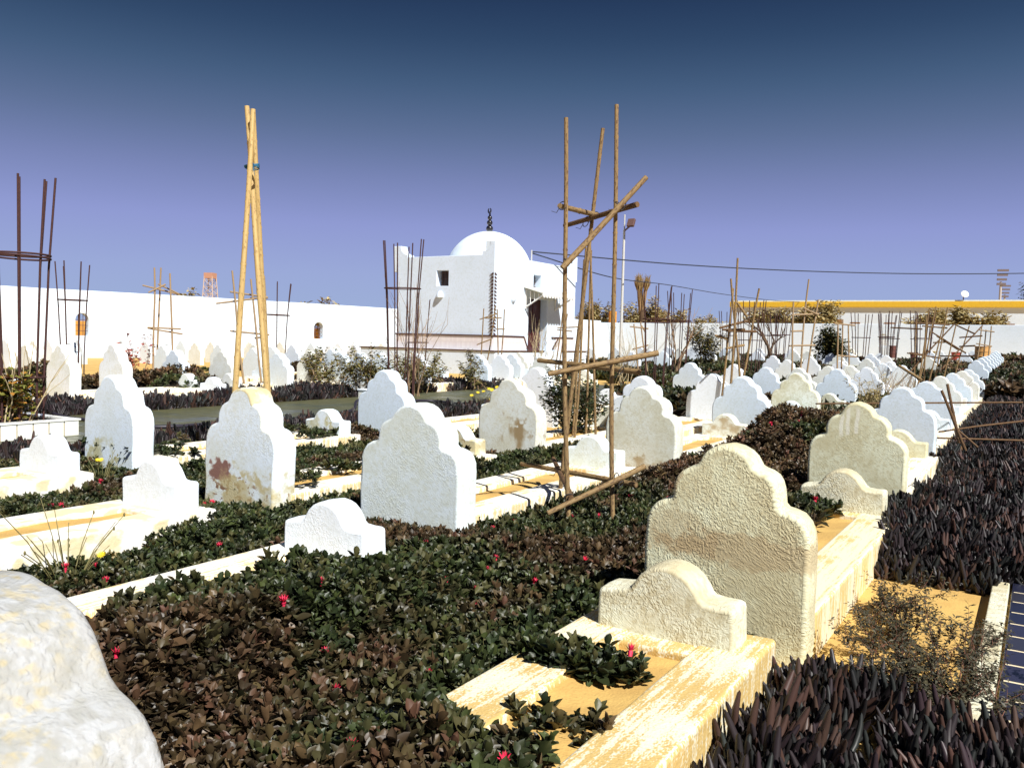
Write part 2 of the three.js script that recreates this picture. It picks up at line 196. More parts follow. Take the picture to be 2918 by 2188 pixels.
// ---------------------------------------------------------------- domed shrine
{
  const g = thing('domed_shrine', 'white domed shrine with a black finial and brown-edged plinth', 'shrine', [-18.01, 0, -27.66]);
  const wallShape = (L, holes, door) => { // outline seen from outside, corner at right end x = 0, other end x = -L
    const s = new THREE.Shape(); s.moveTo(-L, 0);
    if (door) { s.lineTo(door[0], 0); s.lineTo(door[0], door[2]); s.lineTo(door[1], door[2]); s.lineTo(door[1], 0); }
    s.lineTo(0, 0); s.lineTo(0, 5.14); s.lineTo(-.18, 5.14);
    s.absarc(-.56, 5.14, .38, 0, -Math.PI / 2, true); s.lineTo(-.56, 4.63); s.lineTo(-L + .5, 4.63); s.lineTo(-L + .5, 4.74);
    s.absarc(-L + .5, 5.1, .36, -Math.PI / 2, -Math.PI, true); s.lineTo(-L, 5.1); s.lineTo(-L, 0);
    for (const [x0, x1, y0, y1] of holes) { const h = new THREE.Path(); h.moveTo(x0, y0); h.lineTo(x1, y0); h.lineTo(x1, y1); h.lineTo(x0, y1); h.lineTo(x0, y0); s.holes.push(h); }
    return new THREE.ExtrudeGeometry(s, { depth: .4, bevelEnabled: true, bevelSize: .012, bevelThickness: .012, bevelSegments: 1, curveSegments: 12 }).translate(0, 0, -.412);
  };
  const shadeTintedWash = plaster(T.clean, .001, .35, fineBump, rgb(.86, .92, 1));  // window face: cooler, dimmer copy of the whitewash with its shade tinted in
  part('wall', wallShape(4.75, [[-2.76, -2.15, 3.44, 4.08]]), shadeTintedWash, g).userData.label = 'window face of the shrine toward the camera';
  // the door face: the outline's x runs along the building's depth
  const dg = wallShape(6.7, [[-3.62, -2.96, 3.52, 4.1]], [-4.2, -2.62, 3.12]).rotateY(-Math.PI / 2).translate(-.424, 0, -.03);
  part('wall', dg, P.smooth, g).userData.label = 'door face of the shrine';
  part('wall', box(4.3, 4.6, .35, -2.375, 2.3, -6.515), P.smooth, g); part('wall', box(.35, 4.6, 5.8, -4.57, 2.3, -3.5), P.smooth, g);
  part('roof', box(4.0, .2, 5.7, -2.4, 4.3, -3.4), P.smooth, g);
  // projecting corner blocks under the horns
  part('corner_block', box(.26, 1.06, .3, -4.885, 4.585, -.2, .02), P.smooth, g); part('corner_block', box(.3, 1.12, .26, -.2, 4.6, -6.84, .02), P.smooth, g);
  { const d = new THREE.SphereGeometry(1.87, 48, 20, 0, Math.PI * 2, 0, Math.PI * .56).translate(-2.4, 4.12, -3.24); const dome = part('dome', d, P.smooth, g);
    const blk = new THREE.MeshPhysicalMaterial({ color: rgb(.012, .01, .014), roughness: .25, clearcoat: .6 });
    const f = [[.15, 6.11], [.125, 6.36], [.1, 6.57]].map(([r, y]) => new THREE.SphereGeometry(r, 16, 12).translate(-2.4, y, -3.24));
    f.push(new THREE.CylinderGeometry(.035, .05, .16, 10).translate(-2.4, 6.7, -3.24));
    const cr = new THREE.Shape(); cr.absarc(0, 0, .1, Math.PI * .65, Math.PI * 2.35, false); cr.absarc(0, .025, .065, Math.PI * 2.3, Math.PI * .7, true);
    f.push(new THREE.ExtrudeGeometry(cr, { depth: .03, bevelEnabled: false, curveSegments: 16 }).scale(1.2, 1.2, 1.4).rotateY(-.4).translate(-2.4, 6.87, -3.24)); part('finial', merge(f), blk, dome); }
  // plinth, its tiled dado and the brown tile edges
  part('platform', box(6.75, 1.33, 7.7, -3.075, .265, -3.55, .015), P.smooth, g);
  const dado = mat({ map: tex(256, 128, (u, v) => { const a = (u * 12) % 1, b = (v * 4) % 1; return (a < .05 || b < .06) ? [.8, .77, .75] : mix3([.88, .85, .84], [.84, .8, .8], h2(Math.floor(u * 12), Math.floor(v * 4), 3)); }), roughness: .35 });
  const brownM = mat({ map: tex(256, 32, (u) => ((u * 16) % 1) < .06 ? [.6, .5, .42] : mix3([.24, .14, .1], [.3, .17, .12], h2(Math.floor(u * 16), 2, 2))), roughness: .4 });
  part('tile_dado', box(4.75, .55, .03, -2.38, 1.215, .018), dado, g); part('tile_dado', box(.03, .55, 2.5, .018, 1.215, -1.25), dado, g); part('tile_dado', box(.03, .55, 1.7, .018, 1.215, -5.85), dado, g);
  part('tile_band', box(4.8, .055, .06, -2.38, 1.517, .032), brownM, g); part('tile_band', box(.06, .055, 2.34, .032, 1.517, -1.11), brownM, g); part('tile_band', box(.06, .055, 1.95, .032, 1.517, -5.6), brownM, g);
  { const l = Math.hypot(.38, .55); part('tile_band', box(.05, .05, l, 0, 0, 0).rotateX(-Math.atan2(.55, .38)).translate(.036, 1.235, -2.45), brownM, g); part('tile_band', box(.05, .05, l, 0, 0, 0).rotateX(Math.atan2(-.55, .55) + 1.57).translate(.036, 1.235, -4.92), brownM, g); }
  part('tile_band', box(6.85, .05, .05, -3.075, .935, .31), brownM, g); part('tile_band', box(.05, .05, 3.8, .31, .935, -1.6), brownM, g); part('tile_band', box(.05, .05, 2.4, .31, .935, -6.2), brownM, g);
  // window linings and bars
  const darkM = mat({ color: rgb(.035, .018, .016), roughness: .5 }), doorM = mat({ map: tex(256, 256, (u, v) => mix3([.3, .12, .09], [.24, .09, .07], fbm(u * 20, v * 3, 5, 3, 20, 3))), roughness: .45 });
  const wn = part('window', box(.6, .63, .03, -2.455, 3.76, -.36), darkM, g); { const b = []; for (let k = 0; k < 5; k++) b.push(box(.018, .62, .018, -2.7 + .6 * (k + .5) / 5 - .02, 3.76, -.28)); for (let k = 0; k < 3; k++) b.push(box(.6, .018, .016, -2.455, 3.5 + .25 * k, -.262)); part('window_bars', merge(b), ironM, wn); }
  const w2 = part('window', box(.03, .58, .64, -.36, 3.81, -3.29), darkM, g); { const b = []; for (let k = 0; k < 4; k++) b.push(box(.018, .58, .018, -.28, 3.81, -3.04 - .16 * k)); for (let k = 0; k < 3; k++) b.push(box(.016, .018, .64, -.262, 3.62 + .18 * k, -3.29)); part('window_bars', merge(b), ironM, w2); }
  const door = part('door', box(.06, 2.17, 1.57, -.36, 2.03, -3.41), doorM, g); { const b = []; for (const z of [-3.02, -3.8]) for (const y of [1.5, 2.5]) b.push(box(.03, .8, .56, -.325, y, z, .01)); part('door_panel', merge(b), doorM, door); part('handle', new THREE.SphereGeometry(.03, 8, 6).translate(-.3, 1.95, -3.36), brownM, door); }
  // corner strip of brown triangular tiles
  const tri = (flip) => { const s = new THREE.Shape(); s.moveTo(0, 0); s.lineTo(flip * -.17, flip > 0 ? 0 : 0); s.lineTo(flip * -.02, .09); s.lineTo(0, .09); return new THREE.ExtrudeGeometry(s, { depth: .02, bevelEnabled: false }); };
  const ta = tri(1).translate(-.015, 0, .012), tb = tri(-1).rotateY(Math.PI / 2).scale(1, 1, 1).translate(.012, 0, -.015);
  for (let k = 0; k < 18; k++) { const y = 1.56 + k * .135; part('tile', ta, brownM, g).position.y = y; part('tile', tb, brownM, g).position.y = y; }
  // plaster wall lamps
  const halfDome = (up) => { const s = new THREE.SphereGeometry(1, 16, 8, 0, Math.PI * 2, up ? 0 : Math.PI / 2, Math.PI / 2); const c = new THREE.CircleGeometry(1, 16).rotateX(up ? Math.PI / 2 : -Math.PI / 2); return merge([s, c]); };
  part('wall_lamp', halfDome(true).scale(.16, .26, .17).translate(-2.55, 3.0, 0), P.smooth, g);
  for (const z of [-1.4, -5.3]) part('wall_lamp', halfDome(false).scale(.13, .19, .15).translate(0, 3.03, z), P.smooth, g);
  // canopy over the door
  const can = part('canopy', box(.95, .05, 2.75, 0, 0, 0, .01).rotateZ(-.27).translate(.46, 3.41, -3.6), mat({ color: rgb(.74, .73, .66), roughness: .6 }), g);
  { const b = [box(.04, .09, 2.75, .9, 3.235, -3.6)]; for (let k = 0; k < 12; k++) b.push(new THREE.CylinderGeometry(.1, .1, .03, 10, 1, false, -Math.PI / 2, Math.PI).rotateX(Math.PI / 2).rotateY(Math.PI / 2).translate(.9, 3.2, -2.34 - .229 * k)); part('valance', merge(b), whitePaint, can); }
  for (const z of [-2.35, -4.85]) { const b = [bar(V(.04, 2.72, z), V(.85, 3.2, z), .035), bar(V(.03, 2.66, z), V(.03, 3.42, z), .035)]; for (const x of [.25, .45, .65]) b.push(bar(V(x, 2.72 + (x - .04) * .6, z), V(x, 3.44 - x * .27, z), .02)); part('bracket', merge(b), whitePaint, g); }
  part('service_pipe', bar(V(-.25, 4.4, -3.2), V(-.25, 5.12, -3.2), .035), mat({ color: rgb(.5, .5, .5), roughness: .5 }), g);
}

// ---------------------------------------------------------------- beyond the walls
{
  const b = thing('low_building', 'long white flat building with a yellow roof band behind the wall', 'building', [0, 0, -110]);
  const yel = mat({ map: tex(128, 64, (u, v) => mix3([.87, .72, .2], [.82, .66, .17], fbm(u * 8, v * 4, 4, 3, 8, 4))) }), brn = mat({ map: rep(kerbMap, .3), color: rgb(.34, .2, .1) });
  part('wall', box(76, 6.4, 12, 3.5, 3.1, -6), P.smooth, b); part('roof_band', box(76.6, .68, 12.6, 3.5, 6.64, -6, .03), yel, b); part('roof', box(76, .2, 12, 3.5, 7.05, -6), P.smooth, b);
  for (const [x0, x1] of [[-32.4, -30.9], [-30.2, -20.9]]) part('shutter_panel', box(x1 - x0, 1.9, .12, (x0 + x1) / 2, 3.85, .05), brn, b);
  part('opening', box(.7, 1.9, .1, -30.55, 3.85, .04), mat({ color: rgb(.03, .03, .05) }), b);
  for (const [x0, x1] of [[-19.9, -18.8], [-16.1, -14.9], [-4, -2.7]]) part('window', box(x1 - x0, 1.3, .1, (x0 + x1) / 2, 3.85, .04), brn, b);
  const d = thing('satellite_dish', 'white satellite dish on the yellow-banded roof', 'satellite dish', [-7.9, 7.15, -110.2], .45);
  part('dish', new THREE.SphereGeometry(.62, 20, 8, 0, Math.PI * 2, 0, .75).scale(1, .6, 1).rotateX(1.15).translate(0, .55, .1), mat({ color: rgb(.75, .75, .72), roughness: .5, side: THREE.DoubleSide }), d); part('mast', bar(V(0, -.1, 0), V(0, .6, 0), .05), ironM, d); part('feed_arm', bar(V(0, .3, .1), V(.1, .2, -.5), .025), ironM, d);
}
{ const t = thing('water_tank', 'orange tank standing behind the white wall right of the shrine', 'tank', [-40.6, 0, -86.6]); const m = mat({ color: rgb(.7, .32, .05), roughness: .5 }); part('body', new THREE.CylinderGeometry(.44, .44, 4.75, 20).translate(0, 2.37, 0), m, t); for (const y of [3.7, 4.1, 4.5]) part('rib', new THREE.TorusGeometry(.445, .02, 6, 24).rotateX(Math.PI / 2).translate(0, y, 0), m, t); part('lid', new THREE.CylinderGeometry(.16, .3, .12, 16).translate(0, 4.81, 0), m, t); }
{ const t = thing('lamp_pole', 'slender pale lamp pole with one floodlight behind the tall cane trellis', 'lamp pole', [-16.75, 0, -36.7]); const m = mat({ color: rgb(.52, .52, .5), roughness: .5 });
  part('pole', bar(V(0, -.2, 0), V(0, 6.6, 0), .075, .055, 10), m, t); part('mast_tip', bar(V(0, 6.6, 0), V(0, 7.3, 0), .035), m, t); part('bracket', bar(V(0, 6.55, 0), V(.3, 6.72, .1), .04), ironM, t); part('floodlight', box(.34, .4, .14, 0, 0, 0, .02).rotateX(-.5).translate(.4, 6.88, .15), ironM, t); }
const wireM = mat({ color: rgb(.02, .025, .04), roughness: .7 });
function wire(label, pts) { const c = new THREE.CatmullRomCurve3(pts.map(p => V(...p))); const o = shadow(new THREE.Mesh(new THREE.TubeGeometry(c, 80, .028, 5), wireM)); o.name = numbered('overhead_wire'); scene.add(o); tag(o, label, 'wire'); }
wire('upper overhead wire running from the shrine roof out to the right edge', [[-18.26, 5.06, -30.9], [-14.5, 5.12, -39], [-10.2, 5.35, -46.8], [-5, 5.55, -52.2], [1.2, 5.86, -56.5], [8, 6.4, -60]]);
wire('lower sagging overhead wire from the shrine roof to the yellow-banded building', [[-18.26, 5.0, -30.9], [-20.7, 5.0, -44], [-22.5, 5.47, -56.6], [-24, 5.8, -73.3], [-24.5, 6.2, -92], [-26, 6.95, -109.9]]);
{ const t = thing('lattice_tower', 'distant lattice tower rising over the left wall', 'tower', [-248, 0, -199.4], .4); const m = mat({ color: rgb(.5, .38, .3) }); const b = []; const hw = y => lerp(2.6, 1.4, y / 21.8);
  for (const [sx, sz] of [[1, 1], [1, -1], [-1, 1], [-1, -1]]) part('leg', bar(V(sx * 2.6, 0, sz * 2.6), V(sx * 1.4, 21.8, sz * 1.4), .16), m, t);
  for (let k = 0; k < 9; k++) { const y = k * 2.42, y2 = y + 2.42, w = hw(y), w2 = hw(y2); for (const s of [-1, 1]) { b.push(bar(V(-w, y, s * w), V(w2, y2, s * w2), .09, .09, 4), bar(V(w, y, s * w), V(-w2, y2, s * w2), .09, .09, 4), bar(V(s * w, y, -w), V(s * w2, y2, w2), .09, .09, 4), bar(V(-w2, y2, s * w2), V(w2, y2, s * w2), .09, .09, 4)); } } part('bracing', merge(b), m, t); part('top_tank', box(3.2, 1.9, 3.2, 0, 20.9, 0), mat({ color: rgb(.42, .22, .15) }), t); }
for (const [x, z, h, l] of [[-8.9, -229.6, 19.6, 'nearer stadium floodlight mast above the yellow-banded roof'], [-10.4, -299, 20.6, 'farther, paler stadium floodlight mast above the yellow-banded roof']]) {
  const t = thing('floodlight_mast', l, 'floodlight', [x, 0, z], .2); part('mast', bar(V(0, 0, 0), V(0, h - 2, 0), .4, .25), mat({ color: rgb(.45, .42, .42) }), t);
  for (let r = 0; r < 4; r++) part('lamp_row', box(2.3 - r * .15, .5, .5, .3 - r * .08, h + .6 - r * 1.05, .2), mat({ color: rgb(.16, .13, .14) }), t); }
// ---------------------------------------------------------------- graves
// headstone outline: three stepped lobes (half profile, x in half widths, y in heights)
const HALF = [[1, 0], [1, .2], [1.01, .4], [1.01, .55], [.99, .61], [.94, .655], [.86, .69], [.76, .708], [.68, .716], [.645, .73], [.645, .76], [.635, .795], [.60, .83], [.54, .858], [.46, .876], [.39, .886], [.35, .898], [.33, .915], [.29, .942], [.22, .97], [.12, .99], [0, 1]];
const FOOT = [[1, 0], [1, .3], [1, .5], [.985, .56], [.93, .585], [.75, .6], [.58, .615], [.52, .645], [.47, .72], [.38, .83], [.26, .925], [.13, .98], [0, 1]];
function slab(half, w, h, t, seed, b = .022) { // upright plastered slab, base at y = 0, front at +z
  const pts = []; const R = half.map(([x, y]) => [x * w / 2, y * h]); // right side going up, then left side going down
  const path = R.concat(R.slice(0, -1).reverse().map(([x, y]) => [-x, y]));
  for (let i = 0; i < path.length - 1; i++) { const [x0, y0] = path[i], [x1, y1] = path[i + 1], n = Math.max(1, Math.ceil(Math.hypot(x1 - x0, y1 - y0) / .05)); for (let k = 0; k < n; k++) pts.push([lerp(x0, x1, k / n), lerp(y0, y1, k / n)]); }
  pts.push(path[path.length - 1]);
  const N = pts.length; pts.forEach((p, i) => { const k = .012; p[0] += (vn(i * .35, 1, seed) - .5) * k; if (p[1] > .02) p[1] += (vn(i * .35, 9, seed) - .5) * k; });
  const nrm = pts.map((p, i) => { const a = pts[Math.max(0, i - 1)], c = pts[Math.min(N - 1, i + 1)]; const dx = c[0] - a[0], dy = c[1] - a[1], l = Math.hypot(dx, dy) || 1; return [dy / l, -dx / l]; });
  const rings = []; const hz = t / 2, S = 3;
  for (let k = 0; k <= S; k++) { const a = k / S * Math.PI / 2; rings.push([b * (1 - Math.sin(a)), hz - b * (1 - Math.cos(a))]); }
  rings.push([-.004, 0]); for (let k = S; k >= 0; k--) { const a = k / S * Math.PI / 2; rings.push([b * (1 - Math.sin(a)), -hz + b * (1 - Math.cos(a))]); }
  const pos = [], uv = [], idx = []; let len = 0; const per = pts.map((p, i) => i ? len += Math.hypot(p[0] - pts[i - 1][0], p[1] - pts[i - 1][1]) : 0);
  for (const [ins, z] of rings) pts.forEach((p, i) => { const wz = (vn(i * .25, z * 9, seed + 5) - .5) * .008; pos.push(p[0] - nrm[i][0] * ins, p[1] - nrm[i][1] * ins, z + wz); uv.push(z + .86, per[i]); });
  for (let r = 0; r < rings.length - 1; r++) for (let i = 0; i < N - 1; i++) { const a = r * N + i, c = a + N; idx.push(a, c, a + 1, a + 1, c, c + 1); }
  const g = new THREE.BufferGeometry(); g.setAttribute('position', new THREE.Float32BufferAttribute(pos, 3)); g.setAttribute('uv', new THREE.Float32BufferAttribute(uv, 2)); g.setIndex(idx); g.computeVertexNormals();
  const n = g.attributes.normal; for (let i = 0; i < N; i++) { n.setXYZ(i, 0, 0, 1); n.setXYZ((rings.length - 1) * N + i, 0, 0, -1); }
  const caps = [];
  for (const f of [1, -1]) { const off = f > 0 ? 0 : (rings.length - 1) * N; const c2 = []; for (let i = 0; i < N; i++) c2.push(new THREE.Vector2(pos[(off + i) * 3], pos[(off + i) * 3 + 1]));
    const tri = THREE.ShapeUtils.triangulateShape(c2, []); const cp = [], cn = [], cu = []; for (const t3 of tri) { const o = f > 0 ? t3 : [t3[0], t3[2], t3[1]]; for (const i of o) { cp.push(pos[(off + i) * 3], pos[(off + i) * 3 + 1], pos[(off + i) * 3 + 2]); cn.push(0, 0, f); cu.push(c2[i].x + .5, c2[i].y); } }
    const c = new THREE.BufferGeometry(); c.setAttribute('position', new THREE.Float32BufferAttribute(cp, 3)); c.setAttribute('normal', new THREE.Float32BufferAttribute(cn, 3)); c.setAttribute('uv', new THREE.Float32BufferAttribute(cu, 2)); caps.push(c); }
  return mergeGeometries([g.toNonIndexed(), ...caps]);
}
const headG = [0, 1, 2, 3, 4].map(k => slab(HALF, .77, .98, .21 + (k % 3) * .012, 100 + k * 13)), footG = [0, 1, 2].map(k => slab(FOOT, .58, .31, .19, 300 + k * 7, .018));
const L = 2.75; // headstone to the end of the grave box
function kerbGeo(x, seed, h = .24, len = L) { return boxUV(rough(new RoundedBoxGeometry(.25, h + .1, len + .05, 3, .018).translate(x, h / 2 - .05, -len / 2 - .085), .016, 3, seed)); }
const kerbL = [0, 1].map(k => kerbGeo(-.265, 40 + k)), kerbR = [0, 1].map(k => kerbGeo(.265, 50 + k));
const endG = boxUV(rough(new RoundedBoxGeometry(.31, .30, .36, 3, .018).translate(0, .085, -L + .06), .012, 3, 61));
const sandG = (() => { const g = new THREE.PlaneGeometry(.30, L - .3, 2, 14).rotateX(-Math.PI / 2).translate(0, .17, -L / 2 + .05); const p = g.attributes.position; for (let i = 0; i < p.count; i++) p.setY(i, .19 + vn(p.getZ(i) * 2.5, p.getX(i) * 5, 8) * .04); g.computeVertexNormals(); return boxUV(g); })();
const plasters = [P.clean, P.cool, P.clean, P.cream];
let gi = 0;
function grave(x, a, label, o = {}) {
  const k = gi++, g = thing('grave', label, 'grave', [x, terr(x, -a) - .02, -a], o.turn ?? (h2(k, 5, 1) - .5) * .05, o.group);
  const m = o.mat || plasters[Math.floor(h2(k, 2, 7) * 4)];
  const hs = part('headstone', o.head || headG[k % 5], m, g), s = (o.h || (.98 + (h2(k, 3, 3) - .5) * .06)) / .98; hs.scale.set(o.w || 1, s, 1); hs.rotation.x = o.tilt ?? (h2(k, 8, 8) - .5) * .03; hs.rotation.z = (h2(k, 9, 8) - .5) * .02;
  if (o.hideHead) g.remove(hs);
  if (o.box !== false) {
    const km = o.kerbMat || P.kerb; part('kerb', kerbL[k % 2], km, g); part('kerb', kerbR[k % 2], km, g); part('end_block', endG, km, g); part('sand_fill', sandG, sandM, g);
    const f = part('footstone', footG[k % 3], o.footMat || m, g); f.position.set(0, .22, -L + .045);
    if (o.footH) f.scale.y = o.footH;
  }
  return g;
}
P.kerbCream = mat({ map: rep(kerbMap, 1.6), bumpMap: fineBump, bumpScale: .003, color: rgb(.9, .83, .66) });
// box whose flaking limewash shows the earth-coloured render along its lower side
P.flaking = mat({ map: rep(tex(1024, 1024, (u, v) => { const y = (v > .5 ? v - 1 : v) * 4, x = u * 4; let c = mix3([.91, .905, .88], [.84, .78, .6], .8 * ss(.45, .65, fbm(x * 9, v * 40, 131, 4))); if (Math.abs(y) < .25) { const e = .1 + (fbm(x * 2.2, 1, 132, 4) - .5) * .16 + (fbm(x * 22, y * 22, 133, 3) - .5) * .12; c = mix3(c, mix3([.72, .68, .52], [.6, .54, .4], fbm(x * 14, y * 14, 134, 3)), ss(.012, -.012, y - e)); } return c; }), .25), bumpMap: fineBump, bumpScale: .005 });
// stained plasters of the nearest stones (uv: 1 m, x + 0.5)
const own = (seed, base, dirt, amt, extra, bump = .0021) => mat({ map: plasterMap(seed, base, dirt, amt, extra, 1024), bumpMap: stuccoBump, bumpScale: bump, roughness: .94 });
const blob = (u, v, cx, cy, rx, ry, s) => ss(1.15, .85, Math.hypot((u - cx) / rx, (v - cy) / ry) + (fbm(u * 22, v * 22, s, 3) - .5) * 1.1);
const patched = own(21, [.87, .915, .955], [.8, .8, .72], .45, (c, u, v, f) => { c = mix3(c, [.52, .38, .34], blob(u, v, .3, .36, .12, .075, 3)); c = mix3(c, [.5, .38, .3], ss(.6, .72, fbm(u * 34, v * 40, 6, 3)) * blob(u, v, .5, .16, .34, .14, 5)); return mix3(c, [.72, .66, .47], .8 * ss(.34, .62, fbm(u * 7, v * 9, 15, 4)) * blob(u, v, .55, .06, .6, .3, 9)); });
const greige = own(22, [.85, .85, .73], [.75, .71, .57], .8, (c, u, v) => mix3(c, [.7, .63, .49], .7 * blob(u, v, .62, .5, .4, .07, 13) + .4 * blob(u, v, .28, .55, .2, .1, 17)), .0055);
const dripped = own(23, [.85, .855, .75], [.75, .72, .58], .8, (c, u, v) => { const d = [.38, .43, .5].reduce((m, x, i) => Math.max(m, ss(.022, .008, Math.abs(u - x + (vn(v * 20, i, 3) - .5) * .012)) * ss(.66 + i * .03, .72, v) * ss(.98, .9, v)), 0); return mix3(c, [.93, .93, .9], d * .6); });
const streaked = own(24, [.87, .89, .87], [.79, .77, .66], .5, (c, u, v) => mix3(c, [.58, .48, .32], .85 * ss(.35, .65, fbm(u * 9, v * 5, 18, 4)) * blob(u, v, .6, .2, .24, .34, 21)));
const mossy = own(25, [.87, .925, .975], [.83, .87, .87], .5, (c, u, v) => mix3(c, [.7, .68, .5], .8 * ss(.35, .65, fbm(u * 8, v * 8, 28, 4)) * blob(u, v, .4, .2, .22, .24, 23)));
const speckled = own(26, [.67, .68, .69], [.585, .585, .56], .9, (c, u, v) => { c = mix3(c, [.74, .66, .46], .45 * ss(.45, .75, fbm(u * 60, v * 60, 38, 3)) * ss(.4, .6, fbm(u * 5, v * 5, 39, 3))); return mix3(c, [.6, .6, .59], .45 * ss(.45, .7, fbm(u * 110, v * 110, 40, 2))); }, .004);
const shaded2 = own(27, [.86, .88, .85], [.79, .78, .68], .7, (c, u, v) => mix3(c, [.64, .55, .4], .7 * ss(.4, .7, fbm(u * 8, v * 8, 48, 4)) * blob(u, v, .5, .05, .5, .2, 25)));  // tan blotches along the foot of the stone
const bigHead = (k, w = .77, t = .22) => slab(HALF, w, .98, t, 500 + k * 31, .024);

grave(-1.24, .59, 'cropped grave whose rounded grey-white headstone fills the lower left corner', { mat: speckled, head: slab([[1, 0], [1, .3], [1.01, .52], [.99, .58], [.93, .63], [.85, .665], [.74, .69], [.67, .702], [.648, .73], [.645, .765], [.632, .8], [.6, .832], [.54, .857], [.46, .872], [.4, .88], [.362, .892], [.34, .915], [.31, .942], [.25, .966], [.14, .984], [0, .99]], .95, 1.07, .22, 71, .02), tilt: 0, h: .98, footMat: P.old, kerbMat: P.sandyKerb, turn: 0 });
grave(-1.19, 3.88, 'nearest full grave, big beige headstone with coarse trowelled plaster', { mat: greige, head: bigHead(1, .76, .18), turn: 0, h: .97, footMat: P.old, kerbMat: P.kerbCream });
grave(-1.27, 7.6, 'second grave of the right-hand file, headstone with pale drip marks', { mat: dripped, head: bigHead(2, .76, .19), h: .97, turn: .01 });
grave(-1.42, 11.4, 'third grave of the right-hand file, smooth bluish-white headstone', { mat: P.cool, h: .96, turn: -.01 });
['fourth', 'fifth', 'sixth', 'seventh', 'eighth'].forEach((n, i) => grave([-1.5, -1.6, -1.62, -1.62, -1.6][i], [14.8, 17.9, 20.9, 23.4, 25.2][i], n + ' grave back in the right-hand file of white headstones', { h: .93, mat: i % 2 ? P.cream : P.cool, turn: 0 }));
grave(-3.2, .72, 'grave box in front of the middle stones, its kerb half buried in leaves', { mat: P.clean, turn: .01 });
grave(-3.58, 4.6, 'white headstone in the picture centre, leaves around its foot', { mat: own(28, [.86, .905, .93], [.8, .82, .76], .6), head: bigHead(3, .84), turn: 0 });
grave(-5.04, .95, 'grave box at left with a long stained side and blocky footstone', { mat: P.clean, turn: 0, footH: 1.08, kerbMat: P.flaking });
grave(-5.08, 4.45, 'white headstone with a brown patch of lost plaster', { mat: patched, head: bigHead(4), turn: -.01 });
grave(-6.98, 1.3, 'grave box at the left edge below the tiled planter', { mat: P.clean, turn: 0, kerbMat: P.flaking });
grave(-7.3, 4.85, 'white headstone beside the yellow daisies, greenish stain low on its face', { mat: mossy, head: bigHead(5), turn: -.02, h: 1.0 });
grave(-3.45, 8.2, 'grave just right of the tall cane trellis, headstone with beige blotches at its foot', { mat: shaded2, head: bigHead(6), turn: 0, h: .98 });
grave(-5.05, 8.2, 'grave left of the tall cane trellis with a brown streak down its headstone', { mat: streaked, head: bigHead(7), turn: 0, h: .98 });
grave(-7.1, 8.45, 'headstone right behind the picture-centre stone, beside the black hose', { mat: P.cool, turn: 0, h: .99 });
grave(-7.0, 12.1, 'headstone peeping behind the brown-streaked stone, near the dark leafy bush', { turn: 0 });
grave(-4.5, 10.6, 'headstone half hidden behind the stone right of the tall trellis', { turn: .02 });
grave(-3.45, 11.6, 'broad pale headstone at the foot of the reddish plant mound', { mat: P.cool, head: bigHead(8), h: 1.0, turn: 0 });
grave(-4.45, 13.3, 'white headstone just left behind the stone at the reddish mound', { turn: 0 });
grave(-7.0, 19.3, 'broad white headstone behind the thin bare tree in the iron cage', { mat: P.cool, turn: 0 });
grave(-4.7, 17.3, 'white headstone framed between the stakes and the drip-marked stone', { mat: P.cool, turn: 0 });
grave(-6.3, 20.4, 'small white headstone seen between the legs of the stake trellis', { mat: P.clean, turn: 0, w: .9 });
grave(-3.45, 14.6, 'greenish-white headstone behind the reddish plant mound', { mat: own(29, [.87, .89, .85], [.74, .73, .6], .7), turn: 0, h: .98 });
grave(-4.35, 18.6, 'bright headstone close behind the greenish-white one', { turn: 0 });
grave(-3.5, 18.2, 'large smooth headstone left of the wispy thin-leaved plant', { mat: P.cool, turn: 0, h: .99 });
grave(-4.5, 22.2, 'white headstone peeping left of the large smooth one', { turn: 0 });
grave(-3.95, 22, 'cream headstone peeping right of the large smooth one', { mat: P.cream, turn: 0 });
grave(-3.35, 20.7, 'headstone half veiled by the wispy thin-leaved plant', { mat: P.clean, turn: 0 });
grave(-3.85, 26.5, 'headstone among the dry brush under the leaning canes', { turn: 0 });
grave(-3.3, 26, 'headstone just right among the dry brush under the leaning canes', { turn: 0 });
// left of the path
grave(-14.75, 5.2, 'grave box with rough white side beyond the planter at far left', { mat: P.clean, turn: 0, hideHead: true, footH: 1.1 });
grave(-15.3, 9.05, 'tall headstone beyond the path, right of the first iron cage', { mat: own(30, [.9, .93, .955], [.8, .82, .76], .5), h: 1.12, turn: 0 });
grave(-15.0, 9.9, 'tall two-tone headstone beyond the path, left of the stepped cane frame', { mat: own(31, [.9, .925, .95], [.81, .81, .75], .5), h: 1.14, turn: 0 });
grave(-13.95, 8.6, 'low white grave box beyond the path, left of the bamboo tripod', { mat: P.clean, turn: 0, hideHead: true });
grave(-17.9, 13.4, 'pale headstone below the wooden frame near the left wall', { turn: 0 });
grave(-15.8, 13.1, 'pale headstone just left of the bamboo tripod', { turn: 0 });
grave(-15.3, 14.3, 'bright headstone just right of the bamboo tripod', { mat: P.cool, turn: 0 });
grave(-15.9, 15.9, 'headstone directly behind the one right of the tripod', { turn: 0 });
grave(-15.2, 16.3, 'headstone standing alone between the tripod and the iron cage by the shrine', { mat: P.cool, turn: 0 });
grave(-19.8, 20.8, 'headstone behind the lone one, under the small arched opening', { turn: 0 });
grave(-15.3, 17.9, 'headstone behind the leafy climber left of the cage', { turn: 0 });
grave(-19.9, 17.6, 'headstone behind the bamboo tripod legs', { turn: 0 });
grave(-13.4, 19.9, 'first headstone of the little file before the shrine door', { mat: P.cool, turn: 0 });
grave(-13.5, 21.2, 'second headstone of the little file before the shrine door', { turn: 0 });
